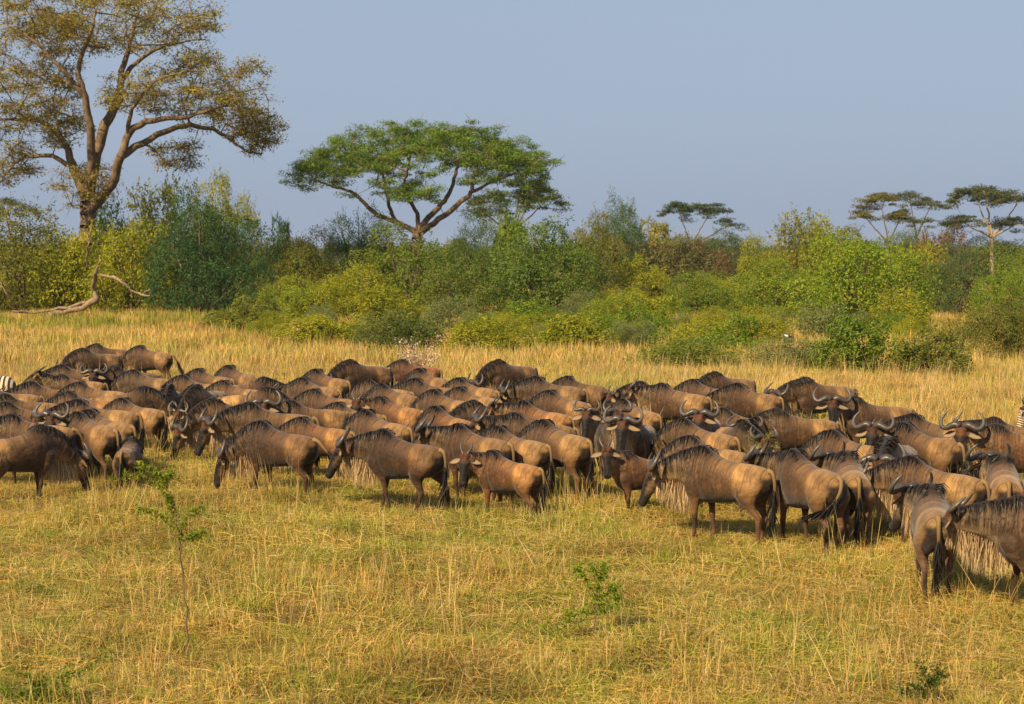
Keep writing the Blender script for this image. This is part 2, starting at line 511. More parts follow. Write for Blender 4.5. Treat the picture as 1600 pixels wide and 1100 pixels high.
def tube(path, radii, m=8, cap=True):
    path = np.asarray(path, dtype=float); k = len(path)
    V, Fc = [], []
    ref = np.array((0.31, 0.22, 0.92))
    for i in range(k):
        T = path[min(i + 1, k - 1)] - path[max(i - 1, 0)]; T /= np.linalg.norm(T) + 1e-9
        A = np.cross(T, ref)
        if np.linalg.norm(A) < 0.05: A = np.cross(T, (1, 0, 0))
        A /= np.linalg.norm(A); B = np.cross(T, A)
        for j in range(m):
            a = 2 * math.pi * j / m
            V.append(path[i] + radii[i] * (math.cos(a) * A + math.sin(a) * B))
    for i in range(k - 1):
        for j in range(m):
            j2 = (j + 1) % m
            Fc.append((i * m + j, i * m + j2, (i + 1) * m + j2, (i + 1) * m + j))
    if cap:
        Fc.append(tuple(reversed(range(m)))); Fc.append(tuple((k - 1) * m + j for j in range(m)))
    return np.array(V), Fc

HORNS = {
    'bull': ([(.035, .040, .055), (.09, .070, .075), (.165, .045, .078), (.245, .010, .07), (.305, .045, .06), (.325, .13, .05), (.30, .215, .045), (.255, .275, .045), (.225, .295, .05)],
             [.060, .060, .050, .040, .034, .028, .021, .013, .004]),
    'cow': ([(.035, .05, .05), (.08, .085, .06), (.14, .075, .06), (.20, .065, .055), (.235, .11, .05), (.238, .18, .04), (.205, .25, .035), (.165, .295, .03)],
            [.042, .042, .036, .030, .026, .020, .013, .004]),
    'young': ([(.04, .06, .03), (.06, .10, .03), (.09, .16, .02), (.105, .22, .01), (.098, .28, .0), (.08, .33, -.005)],
              [.028, .027, .023, .019, .012, .003]),
}
def horn_mesh(kind, side):
    pts, rad = HORNS[kind]
    pr = catmull([(u, side * l, c, r) for (l, c, u), r in zip(pts, rad)], 22)
    rings = pr[:, 3] * (1 + 0.05 * np.sin(np.arange(22) * 2.1) * np.linspace(1, 0, 22))
    V, Fc = tube(pr[:, :3], np.maximum(rings, .003), 9)
    f = np.repeat(np.linspace(0, 1, 22), 9)[:, None]
    col = np.hstack([np.array((.055, .042, .032)) * (1 - f) + np.array((.10, .085, .07)) * np.sin(f * 2.4) * f + np.array((.012, .01, .01)) * f, np.ones((len(f), 1))])
    return mesh_of('horn_' + kind, V, Fc, M_HORN, attrs={'col': col})
def ear_mesh(side):
    # leaf-shaped cupped ear pointing outward, slightly back and drooping; coords (u, lateral, crown)
    V, col, Fc = [], [], []
    ax = np.array((-.16, side * 0.95, -.22)); ax /= np.linalg.norm(ax)
    wv = np.array((-.12, 0, 1.0)); wv -= ax * wv.dot(ax); wv /= np.linalg.norm(wv)
    nv = np.cross(ax, wv) * side
    if nv[0] < 0: nv = -nv
    n = 9; base = np.array((-.005, side * .078, -.045))
    prof = [.028, .040, .052, .058, .057, .050, .038, .022, .004]
    for layer in (0, 1):
        for i in range(n):
            t = i / (n - 1)
            for j in range(5):
                s = (j - 2) / 2
                p = base + ax * (t * .235) + wv * (s * prof[i]) + nv * (.022 * (s * s) * (1 - t) + .006 * (s * s) - layer * .007 * (1 - abs(s) * .6))
                V.append(p)
                if layer == 0: col.append((*lerp((.25, .175, .10), (.03, .02, .015), max(sst(.45, .95, abs(s)), sst(.82, 1, t))), 1))
                else: col.append((.15, .095, .05, 1))
    for layer in (0, 1):
        o = layer * n * 5
        for i in range(n - 1):
            for j in range(4):
                q = (o + i * 5 + j, o + i * 5 + j + 1, o + (i + 1) * 5 + j + 1, o + (i + 1) * 5 + j)
                Fc.append(q if (layer == 0) == (side > 0) else q[::-1])
    for i in range(n - 1):
        for j in (0, 4):
            Fc.append((i * 5 + j, (i + 1) * 5 + j, n * 5 + (i + 1) * 5 + j, n * 5 + i * 5 + j))
    return mesh_of('ear', V, Fc, M_EAR, attrs={'col': col})
def eye_mesh():
    V, Fc = tube([(0, 0, z) for z in np.cos(np.linspace(math.pi - .1, .1, 7)) * .019], np.sin(np.linspace(math.pi - .1, .1, 7)) * .019, 10)
    return mesh_of('eye', V, Fc, M_EYE)
TAILS = {'hang': [(-.76, 0, 1.03), (-.83, 0, 1.00), (-.865, 0, .88), (-.865, 0, .72), (-.85, .01, .56), (-.84, .015, .42)],
         'swing_left': [(-.76, 0, 1.03), (-.85, .02, 1.00), (-.91, .07, .88), (-.93, .17, .74), (-.93, .29, .66), (-.92, .42, .62)],
         'swing_right': [(-.76, 0, 1.03), (-.85, -.02, 1.00), (-.91, -.05, .90), (-.95, -.09, .78), (-.99, -.12, .66), (-1.04, -.14, .56)],
         'swing_back': [(-.76, 0, 1.03), (-.86, 0, 1.00), (-.96, -.01, .90), (-1.05, -.02, .81), (-1.15, -.03, .75), (-1.26, -.03, .72)]}
def tail_meshes(kind):
    path = catmull(TAILS[kind], 18)
    rad = np.interp(np.linspace(0, 1, 18), [0, .12, .5, 1], [.042, .032, .022, .012])
    V, Fc = tube(path, rad, 8)
    f = np.repeat(np.linspace(0, 1, 18), 8)[:, None]
    col = np.hstack([np.array(C_RUMP) * .55 * (1 - f) + np.array((.05, .03, .02)) * f, np.ones((len(f), 1))])
    dock = mesh_of('tail', V, Fc, M_EAR, attrs={'col': col})
    g = np.random.default_rng(5)
    n = 150
    idx = g.integers(8, 18, n)
    roots = path[idx] + g.normal(0, .010, (n, 3))
    dirs = path[np.minimum(idx + 1, 17)] - path[np.maximum(idx - 1, 0)]
    dirs /= np.linalg.norm(dirs, axis=1)[:, None]
    lens = g.uniform(.16, .32, n)
    hv, hc = ribbons(roots, dirs, lens, .022, (0, 0, -.16), (.014, .011, .010), (.018, .013, .011), 9, .13)
    return dock, fast_mesh('tail_tuft', hv, 4, M_HAIR, {'col': hc})

def hair_for(pose):
    """mane along the neck crest and withers, beard under throat"""
    g = np.random.default_rng(abs(hash(pose)) % 1000 if False else sum(map(ord, pose)))
    P, D, L, U = head_frame(pose)
    pts, tan = neck_curve(P)
    k = len(pts)
    roots, dirs, lens = [], [], []
    n = 620
    for i in range(n):
        s = g.uniform(-0.45, 1.0)
        sd = g.choice((-1, 1))
        if s < 0:
            x = 0.40 + s * 0.75
            row = catmull_x(x)
            p = np.array((x, g.normal(0, .03), row - .022)); up = np.array((0, 0, 1.0)); T = np.array((1., 0, 0)); la = np.array((0, 1., 0))
            ln = .10 + .12 * (1 + s / .45)
        else:
            t = s * (k - 1); i0 = min(int(t), k - 2); f = t - i0
            c = pts[i0] * (1 - f) + pts[i0 + 1] * f; T = tan[i0]
            up = np.array((0.25, 0, 1.0)); up = up - T * up.dot(T); up /= np.linalg.norm(up)
            la = np.cross(up, T)
            p = c + up * (.30 * (1 - s) + .105 * s - .015) + la * g.normal(0, .018)
            ln = .22 * (1 - s) + .12 * s
        roots.append(p); dirs.append(up * .0 + la * sd * .85 - T * .20); lens.append(ln * g.uniform(.6, 1.3))
    mv, mc = ribbons(roots, dirs, lens, .015, (0, 0, -1.0), (.016, .012, .010), (.030, .021, .016), 3, .10)
    mane = fast_mesh('mane', mv, 4, M_HAIR, {'col': mc})
    roots, dirs, lens = [], [], []
    for i in range(850):
        s = g.uniform(0.0, 1.35)
        if s > 1.0:
            tt = g.uniform(.0, .24); p = P + D * tt - U * (.105 - .18 * max(0, tt - .12)) + L * g.normal(0, .028)
            ln = .13
        else:
            t = s * (k - 1); i0 = min(int(t), k - 2)
            c = pts[i0]; T = tan[i0]
            up = np.array((0.25, 0, 1.0)); up = up - T * up.dot(T); up /= np.linalg.norm(up)
            la = np.cross(up, T)
            p = c - up * ((.300 * (1 - s) ** 1.2 + .150 * s) - .02) + la * g.normal(0, .035)
            ln = .13 + .24 * math.sin(math.pi * min(1, s * .75 + .12))
        roots.append(p); dirs.append((g.normal(0, .12), g.normal(0, .12), -1.0)); lens.append(ln * g.uniform(.7, 1.3))
    bv, bc = ribbons(roots, dirs, lens, .0095, (0, 0, -.2), (.36, .24, .12), (.56, .40, .21), 4, .10)
    return mane, fast_mesh('beard', bv, 4, M_HAIR, {'col': bc})
_TR = catmull(TRUNK, 60)
def catmull_x(x): return float(np.interp(x, _TR[:, 0], _TR[:, 1] + _TR[:, 3]))

PARTS = {}
def prepare_bodies(keys, zebra_poses=()):
    todo = [(k, False) for k in keys] + [(k, True) for k in zebra_poses]
    tmp = []
    for k, zb in todo:
        S = build_source(k, zb)
        me = bpy.data.meshes.new('skin_source'); me.from_pydata(S.v, [], S.f); me.update()
        o = bpy.data.objects.new('skin_source', me); COL.objects.link(o)
        r = o.modifiers.new('r', 'REMESH'); r.mode = 'VOXEL'; r.voxel_size = 0.0165; r.use_smooth_shade = True
        sm = o.modifiers.new('s', 'SMOOTH'); sm.factor = 0.5; sm.iterations = 3
        tmp.append((k, zb, o, S))
    dg = bpy.context.evaluated_depsgraph_get()
    for k, zb, o, S in tmp:
        me = bpy.data.meshes.new_from_object(o.evaluated_get(dg))
        n = len(me.vertices)
        kd = kdtree.KDTree(len(S.v))
        for i, v in enumerate(S.v): kd.insert(v, i)
        kd.balance()
        cols, rests = np.array(S.col, dtype=np.float32), np.array(S.rest, dtype=np.float32)
        co = np.empty(n * 3, dtype=np.float32); me.vertices.foreach_get('co', co); co = co.reshape(-1, 3)
        C4 = np.empty((n, 4), dtype=np.float32); R3 = np.empty((n, 3), dtype=np.float32)
        for i in range(n):
            hits = kd.find_n(co[i], 4)
            idx = [h[1] for h in hits]; w = np.array([1 / (h[2] + .004) for h in hits]); w /= w.sum()
            C4[i] = w @ cols[idx]; R3[i] = rests[idx[0]] if abs(rests[idx[0]][0] - rests[idx[1]][0]) > .3 else w @ rests[idx]
        a = me.attributes.new('coat', 'FLOAT_COLOR', 'POINT'); a.data.foreach_set('color', C4.ravel())
        a = me.attributes.new('rest', 'FLOAT_VECTOR', 'POINT'); a.data.foreach_set('vector', R3.ravel())
        me.materials.clear(); me.materials.append(M_ZEBRA if zb else M_COAT)
        me.polygons.foreach_set('use_smooth', np.ones(len(me.polygons), dtype=bool))
        me.name = ('zebra_' if zb else 'wildebeest_') + 'body_' + k
        PARTS[('body', k, zb)] = me
        if not zb: PARTS[('hair', k)] = hair_for(k)
    for k, zb, o, S in tmp:
        sm = o.data; bpy.data.objects.remove(o); bpy.data.meshes.remove(sm)
    for kind in HORNS:
        for sd in (1, -1): PARTS[('horn', kind, sd)] = horn_mesh(kind, sd)
    for sd in (1, -1): PARTS[('ear', sd)] = ear_mesh(sd)
    PARTS['eye'] = eye_mesh()
    for k in TAILS: PARTS[('tail', k)] = tail_meshes(k)

def wildebeest(loc, heading, pose, size, tone, horn, tail):
    root = empty('wildebeest', loc, heading, size)
    P, D, L, U = head_frame(pose)
    Mh = Matrix(((U[0], L[0], -D[0], P[0]), (U[1], L[1], -D[1], P[1]), (U[2], L[2], -D[2], P[2]), (0, 0, 0, 1)))
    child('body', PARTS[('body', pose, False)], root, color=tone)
    for sd in (1, -1):
        if horn: child('horn', PARTS[('horn', horn, sd)], root, Mh)
        child('ear', PARTS[('ear', sd)], root, Mh)
        child('eye', PARTS['eye'], root, Mh @ Matrix.Translation((.058, sd * .088, -.118)))
    mane, beard = PARTS[('hair', pose)]
    child('mane', mane, root)
    if horn != 'young': child('beard', beard, root)
    dock, tuft = PARTS[('tail', tail)]
    t = child('tail', dock, root)
    child('tail_tuft', tuft, t)
    return root
# ------------------------------------------------------------------ ground
def ground_material():
    m, nt, out = new_mat('dry_savanna_soil')
    pos = nd(nt, 'ShaderNodeNewGeometry').outputs['Position']
    n1 = noise(nt, pos, 0.12, 4.0); n2 = noise(nt, pos, 9.0, 4.0, 0.7)
    c = ramp(nt, n1, [(0.35, (0.30, 0.205, 0.068)), (0.55, (0.24, 0.19, 0.05)), (0.7, (0.16, 0.17, 0.035))])
    c = mixc(nt, c, ramp(nt, n2, [(0.25, (0.35, 0.33, 0.30)), (0.75, (1.2, 1.2, 1.15))]), 0.85, 'MULTIPLY')
    principled(nt, out, c, 0.9, 0.1, n2, 0.8, 0.05)
    return m
gm = mesh_of('ground', [(-1500, -150, 0), (1500, -150, 0), (1500, 2600, 0), (-1500, 2600, 0)], [(0, 1, 2, 3)], ground_material(), smooth=False)
ground = child('ground', gm, None); ground['kind'] = 'structure'

def grass_material():
    m, nt, out = new_mat('savanna_grass')
    pos = nd(nt, 'ShaderNodeNewGeometry').outputs['Position']
    c0 = attr(nt, 'col').outputs['Color']
    big = noise(nt, pos, 0.16, 3.0, 0.55); mid = noise(nt, pos, 0.9, 3.0, 0.6)
    g = ramp(nt, math_n(nt, 'ADD', math_n(nt, 'MULTIPLY', big, 0.5), math_n(nt, 'MULTIPLY', mid, 0.5)), [(0.47, (0, 0, 0)), (0.64, (1, 1, 1))])
    c = mixc(nt, c0, mixc(nt, c0, (0.62, 0.98, 0.50), 1.0, 'MULTIPLY'), math_n(nt, 'MULTIPLY', g, 0.62))
    c = mixc(nt, c, ramp(nt, noise(nt, pos, 0.55, 4.0, 0.6), [(0.3, (0.50, 0.46, 0.42)), (0.5, (0.95, 0.93, 0.90)), (0.7, (1.18, 1.14, 1.1))]), 0.8, 'MULTIPLY')
    c = mixc(nt, c, ramp(nt, noise(nt, pos, 0.23, 2.0), [(0.42, (1, 1, 1)), (0.62, (1.02, 0.86, 0.76))]), 0.35, 'MULTIPLY')
    p = nt.nodes.new('ShaderNodeBsdfPrincipled'); nt.links.new(c, p.inputs['Base Color'])
    p.inputs['Roughness'].default_value = 0.6; p.inputs['Specular IOR Level'].default_value = 0.25
    t = nt.nodes.new('ShaderNodeBsdfTranslucent'); nt.links.new(c, t.inputs[0])
    mx = nt.nodes.new('ShaderNodeMixShader'); mx.inputs[0].default_value = 0.30
    nt.links.new(p.outputs[0], mx.inputs[1]); nt.links.new(t.outputs[0], mx.inputs[2]); nt.links.new(mx.outputs[0], out.inputs[0])
    return m
M_GRASS = grass_material()
STRAW, PALE, GREEN = (.65, .43, .105), (.74, .54, .23), (.34, .35, .045)

def tuft(name, n, spread, lo, hi, width, lean, seed, green=0.2, pale=0.2, droop=-.28, lying=0.0, segs=3):
    g = np.random.default_rng(seed)
    r = spread * np.sqrt(g.uniform(0, 1, n)); a = g.uniform(0, 6.283, n)
    roots = np.stack([r * np.cos(a), r * np.sin(a), np.full(n, -.01)], 1)
    b = g.uniform(0, 6.283, n); le = np.abs(g.normal(0, lean, n))
    dirs = np.stack([le * np.cos(b), le * np.sin(b), np.ones(n)], 1)
    ly = g.uniform(0, 1, n) < lying
    dirs[ly, 2] = g.uniform(.05, .3, ly.sum()); roots[ly, 2] = g.uniform(.03, .16, ly.sum()); dirs[ly, :2] += g.normal(0, .8, (ly.sum(), 2))
    lens = g.uniform(lo, hi, n)
    V, Cc = ribbons(roots, dirs, lens, width, (0, 0, droop), (1, 1, 1), (1, 1, 1), seed + 1, 0.05, segs)
    u = g.uniform(0, 1, n)
    base = np.where((u < green)[:, None], np.array(GREEN), np.where((u > 1 - pale)[:, None], np.array(PALE), np.array(STRAW)))
    base = base * g.uniform(.65, 1.25, (n, 1)) * g.uniform(.92, 1.08, (n, 3))
    # quads come in blocks per segment, four corners per blade; blade colour is darker towards the root
    full = []
    for k in range(segs):
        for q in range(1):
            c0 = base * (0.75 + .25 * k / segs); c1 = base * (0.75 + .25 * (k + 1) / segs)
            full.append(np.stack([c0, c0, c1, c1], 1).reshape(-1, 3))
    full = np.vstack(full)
    V[:, 2] = np.maximum(V[:, 2], -.01)
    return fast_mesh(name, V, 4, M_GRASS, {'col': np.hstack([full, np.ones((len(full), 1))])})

def instancer(name, points, rots, scales, idx, protos, label, cat):
    """one object whose geometry nodes scatter the given meshes on its points"""
    col = bpy.data.collections.new(name + '_pieces')
    for i, me in enumerate(protos):
        o = bpy.data.objects.new('%s_piece_%02d' % (name, i), me); col.objects.link(o)
    me = bpy.data.meshes.new(name); n = len(points)
    me.vertices.add(n); me.vertices.foreach_set('co', np.asarray(points, dtype=np.float32).ravel())
    a = me.attributes.new('rot', 'FLOAT_VECTOR', 'POINT'); a.data.foreach_set('vector', np.asarray(rots, dtype=np.float32).ravel())
    a = me.attributes.new('scl', 'FLOAT_VECTOR', 'POINT'); a.data.foreach_set('vector', np.asarray(scales, dtype=np.float32).ravel())
    a = me.attributes.new('idx', 'INT', 'POINT'); a.data.foreach_set('value', np.asarray(idx, dtype=np.int32))
    ob = bpy.data.objects.new(name, me); COL.objects.link(ob)
    ng = bpy.data.node_groups.new(name, 'GeometryNodeTree')
    ng.interface.new_socket('Geometry', in_out='INPUT', socket_type='NodeSocketGeometry')
    ng.interface.new_socket('Geometry', in_out='OUTPUT', socket_type='NodeSocketGeometry')
    gi, go = ng.nodes.new('NodeGroupInput'), ng.nodes.new('NodeGroupOutput')
    ci = ng.nodes.new('GeometryNodeCollectionInfo'); ci.inputs['Collection'].default_value = col
    ci.inputs['Separate Children'].default_value = True; ci.inputs['Reset Children'].default_value = True
    ip = ng.nodes.new('GeometryNodeInstanceOnPoints'); ip.inputs['Pick Instance'].default_value = True
    def na(nm, t):
        q = ng.nodes.new('GeometryNodeInputNamedAttribute'); q.data_type = t; q.inputs['Name'].default_value = nm
        return q.outputs['Attribute']
    e2r = ng.nodes.new('FunctionNodeEulerToRotation')
    ng.links.new(na('rot', 'FLOAT_VECTOR'), e2r.inputs[0]); ng.links.new(e2r.outputs[0], ip.inputs['Rotation'])
    ng.links.new(na('scl', 'FLOAT_VECTOR'), ip.inputs['Scale']); ng.links.new(na('idx', 'INT'), ip.inputs['Instance Index'])
    ng.links.new(gi.outputs[0], ip.inputs['Points']); ng.links.new(ci.outputs[0], ip.inputs['Instance'])
    ng.links.new(ip.outputs[0], go.inputs[0])
    md = ob.modifiers.new('scatter', 'NODES'); md.node_group = ng
    ob['kind'] = 'stuff'; ob['label'] = label; ob['category'] = cat
    return ob

def scatter(y0, y1, dens, seed, margin=1.25):
    g = np.random.default_rng(seed)
    half = 800.0 / F_PX * margin
    n = int(dens * half * (y1 * y1 - y0 * y0))
    y = np.sqrt(g.uniform(y0 * y0, y1 * y1, n)); x = g.uniform(-half, half, n) * y
    return np.stack([x, y, np.zeros(n)], 1), g

near = [tuft('g', 90, .20, .12, .34, .0075, .85, 20 + i, .22 + .13 * (i % 3), .25, lying=.42) for i in range(6)]
near += [tuft('g', 8, .15, .45, .80, .0065, .28, 40 + i, .0, .5, -.10) for i in range(3)]                # tall single stalks
near += [tuft('g', 80, .15, .12, .36, .009, .45, 50 + i, .85, .05) for i in range(2)]                    # green tufts
P1, g1 = scatter(11.5, 34, 34, 71)
STALK = np.array([tuple(on_plane(x, y)) for x, y in [(1335, 1085), (1345, 1098), (1420, 1092), (1432, 1080), (1500, 1096), (1508, 1075), (1380, 1098), (228, 1092), (240, 1080), (1060, 1092), (1078, 1085), (700, 1000), (690, 960), (640, 850), (1300, 880), (285, 1010), (1160, 1098), (30, 1020)]])
P1 = np.vstack([P1, STALK])
n1 = len(P1)
u = g1.uniform(0, 1, n1)
i1 = np.where(u < .86, g1.integers(0, 6, n1), np.where(u < .93, g1.integers(6, 9, n1), g1.integers(9, 11, n1)))
s1 = g1.uniform(.7, 1.25, n1)
i1[-len(STALK):] = 6 + np.arange(len(STALK)) % 3
pt = np.sin(P1[:, 0] * 1.1 + 2 * np.sin(P1[:, 1] * .6)) * np.sin(P1[:, 1] * .8 + 1.3 * np.sin(P1[:, 0] * .5))
hs = s1 * (.68 + .34 * pt)
hs[-len(STALK):] = 1.15
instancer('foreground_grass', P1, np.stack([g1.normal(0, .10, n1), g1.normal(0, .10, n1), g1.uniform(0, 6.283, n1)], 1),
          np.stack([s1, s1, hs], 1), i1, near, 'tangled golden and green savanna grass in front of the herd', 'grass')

midp = [tuft('g', 70, .26, .12, .34, .013, .6, 80 + i, .08 + .09 * (i % 3), .28, lying=.18) for i in range(6)]
midp += [tuft('g', 12, .2, .5, .85, .010, .25, 90 + i, .0, .6, -.12) for i in range(2)]
P2, g2 = scatter(33, 62, 15, 72)
n2 = len(P2); u = g2.uniform(0, 1, n2)
i2 = np.where(u < .9, g2.integers(0, 6, n2), g2.integers(6, 8, n2)); s2 = g2.uniform(.8, 1.3, n2)
instancer('herd_grass', P2, np.stack([g2.normal(0, .08, n2), g2.normal(0, .08, n2), g2.uniform(0, 6.283, n2)], 1),
          np.stack([s2, s2, s2], 1), i2, midp, 'dry yellow grass among and behind the herd', 'grass')

farp = [tuft('g', 60, .45, .25, .62, .026, .28, 100 + i, .03 + .06 * (i % 3), .35, -.15) for i in range(6)]
farp += [tuft('g', 60, .45, .3, .8, .032, .35, 110 + i, .9, .0, -.15) for i in range(2)]
P3, g3 = scatter(58, 190, 3.2, 73)
n3 = len(P3); u = g3.uniform(0, 1, n3)
patch = np.sin(P3[:, 0] * .21 + 1.7 * np.sin(P3[:, 1] * .11)) + np.sin(P3[:, 1] * .17 + P3[:, 0] * .06)
i3 = np.where(u < np.where(patch > .7, .6, .95), g3.integers(0, 6, n3), g3.integers(6, 8, n3)); s3 = g3.uniform(.7, 1.3, n3)
instancer('plain_grass', P3, np.stack([g3.normal(0, .06, n3), g3.normal(0, .06, n3), g3.uniform(0, 6.283, n3)], 1),
          np.stack([s3, s3, s3 * g3.uniform(.7, 1.2, n3)], 1), i3, farp, 'tall pale grass of the open plain below the bushes', 'grass')
# ------------------------------------------------------------------ leaves, bushes, trees
def leaf_material(name, trans=0.40, use_obj=True):
    m, nt, out = new_mat(name)
    c = attr(nt, 'col').outputs['Color']
    oi = nt.nodes.new('ShaderNodeObjectInfo')
    if use_obj: c = mixc(nt, c, oi.outputs['Color'], 1.0, 'MULTIPLY')
    pos = nd(nt, 'ShaderNodeNewGeometry').outputs['Position']
    c = mixc(nt, c, ramp(nt, noise(nt, pos, 0.55, 3.0), [(0.32, (0.70, 0.78, 0.85)), (0.68, (1.22, 1.10, 0.9))]), 0.8, 'MULTIPLY')
    d = nt.nodes.new('ShaderNodeBsdfPrincipled'); d.inputs['Roughness'].default_value = .6; d.inputs['Specular IOR Level'].default_value = .18
    nt.links.new(c, d.inputs['Base Color'])
    t = nt.nodes.new('ShaderNodeBsdfTranslucent'); nt.links.new(c, t.inputs[0])
    mx = nt.nodes.new('ShaderNodeMixShader'); mx.inputs[0].default_value = trans
    nt.links.new(d.outputs[0], mx.inputs[1]); nt.links.new(t.outputs[0], mx.inputs[2]); nt.links.new(mx.outputs[0], out.inputs[0])
    return m
M_LEAF = leaf_material('foliage')
M_LEAF_FIX = leaf_material('foliage_mass', use_obj=False)
def bark_material(name, c1, c2, sc=5.0):
    m, nt, out = new_mat(name)
    tex = nd(nt, 'ShaderNodeTexCoord').outputs['Object']
    n1 = noise(nt, mapping(nt, tex, (sc, sc, sc * .35)), 1.0, 5.0, 0.65)
    principled(nt, out, ramp(nt, n1, [(0.3, c1), (0.7, c2)]), 0.85, 0.15, n1, 0.7, 0.03)
    return m
M_BARK = bark_material('acacia_bark', (.075, .050, .030), (.25, .175, .105))
M_BARK_PALE = bark_material('pale_bark', (.22, .16, .10), (.46, .37, .25))
M_TWIG = bark_material('shrub_twig', (.08, .055, .03), (.24, .17, .10))
M_DEAD = bark_material('dead_wood', (.13, .09, .055), (.36, .26, .16), 8.0)

def unit(v): return v / (np.linalg.norm(v, axis=-1, keepdims=True) + 1e-9)
def leaves(cent, nrm, size, aspect, g, tint=None, nj=.7):
    n = len(cent)
    nr = unit(nrm + g.normal(0, nj, (n, 3)))
    a = unit(np.cross(nr, g.normal(0, 1, (n, 3)))); b = np.cross(nr, a)
    L = (size * g.uniform(.6, 1.4, n))[:, None]; W = L * aspect
    V = np.stack([cent - a * L * .5, cent + b * W * .5, cent + a * L * .5, cent - b * W * .5], 1).reshape(-1, 3)
    c = np.ones((n, 3)) * g.uniform(.62, 1.35, (n, 1)) * np.array((1, 1, 1))
    c[:, 0] *= g.uniform(.8, 1.3, n)
    if tint is not None: c *= tint
    return V, np.hstack([np.repeat(c, 4, 0), np.ones((n * 4, 1))])

def bush_proto(seed, n_leaf=9000, size=.045, aspect=.5, lobes=24, loose=0.0, flat=1.0, shoots=70, base=(1, 1, 1)):
    g = np.random.default_rng(seed)
    C, Rr = [], []
    for i in range(lobes):
        a = g.uniform(0, 6.283); el = math.asin(g.uniform(-.05, 1.0))
        rr = g.uniform(.35, .78)
        C.append((rr * math.cos(a) * math.cos(el), rr * math.sin(a) * math.cos(el), .24 + 1.12 * (rr / .78) * math.sin(el))); Rr.append(g.uniform(.24, .40) * (1.1 - .25 * math.sin(el)))
    C, Rr = np.array(C), np.array(Rr)
    k = int(n_leaf * 1.7)
    li = g.choice(lobes, k, p=Rr ** 2 / np.sum(Rr ** 2))
    d = unit(g.normal(0, 1, (k, 3)) + np.array((0, 0, .25)))
    p = C[li] + d * (Rr[li] * g.uniform(.55, 1.08 + loose * .4, k) ** (.6))[:, None]
    # not deep inside a neighbouring lobe; open gaps where a smooth field is low
    dist = np.linalg.norm(p[:, None] - C[None], axis=2) / Rr[None]
    keep = (dist.min(1) > .62 - loose) & (p[:, 2] > .0)
    f = np.sin(p[:, 0] * 9 + seed) * np.sin(p[:, 1] * 8 + 2 * seed) * np.sin(p[:, 2] * 10 + 3 * seed)
    keep &= f > -.42 + loose * .5
    p, d = p[keep][:n_leaf], d[keep][:n_leaf]
    V, Cc = leaves(p, d + np.array((0, 0, .35)), size, aspect, g)
    Vs, Cs = [V], [Cc]
    tw = []
    for i in range(shoots):
        j = g.integers(0, lobes); dd = unit(g.normal(0, .6, 3) + np.array((0, 0, .5)) + (C[j] - np.array((0, 0, .4))) * 1.0)
        s0 = C[j] + dd * Rr[j] * .8; ln = g.uniform(.10, .26)
        t = np.linspace(.1, 1, 14)[:, None]
        q = s0 + dd * ln * t + g.normal(0, .018, (14, 3))
        V2, C2 = leaves(q, np.tile(np.cross(dd, g.normal(0, 1, 3)), (14, 1)), size * .95, aspect, g)
        Vs.append(V2); Cs.append(C2)
    fol = fast_mesh('bush_foliage', np.vstack(Vs), 4, M_LEAF, {'col': np.vstack(Cs)})
    SV, SF, off = [], [], 0
    for j in range(min(lobes, 16)):
        mid = C[j] * np.array((.35, .35, .45)) + g.normal(0, .03, 3)
        path = catmull([(g.normal(0, .05), g.normal(0, .05), -.02), mid, C[j], C[j] + (C[j] - mid) * g.uniform(.3, .7)], 9)
        v, f2 = tube(path, np.linspace(.020, .005, 9), 5)
        SV.append(v); SF += [tuple(x + off for x in q) for q in f2]; off += len(v)
    return fol, mesh_of('bush_stems', np.vstack(SV), SF, M_TWIG)

BUSH = {}
BUSH['dense'] = [bush_proto(200 + i, 26000, .037, .45, 46, shoots=150) for i in range(4)]
BUSH['small'] = [bush_proto(220 + i, 9000, .066, .42, 24, shoots=90) for i in range(3)]
BUSH['loose'] = [bush_proto(240 + i, 9500, .058, .38, 32, loose=.25, shoots=150) for i in range(3)]
BUSH['fine'] = [bush_proto(260 + i, 22000, .046, .24, 36, loose=.1, shoots=200) for i in range(2)]

YG, BG, DG, OL, SG, BR = (.300, .322, .021, 1), (.180, .270, .023, 1), (.055, .120, .034, 1), (.19, .200, .028, 1), (.21, .25, .080, 1), (.19, .125, .050, 1)
def bush(px, py, w_px, top_px, kind, tint, label, k=0, cat='bush', group=None, name='bush', depth=1.0, rot=None):
    """base of the bush on the ground seen at (px,py); width and top given in photo pixels"""
    p = on_plane(px, py); s = F_PX / p.y
    w = w_px / s / 2; h = (py - top_px) / s
    o = empty(name, p, rot if rot is not None else (px * 1.37) % 6.28)
    fol, st = BUSH[kind][k % len(BUSH[kind])]
    sc = Matrix.Diagonal((w * 1.04, w * 1.04 * depth, h / 1.44, 1))
    child('foliage', fol, o, sc, tint); child('stem', st, o, sc)
    return tag(o, label, cat, group)

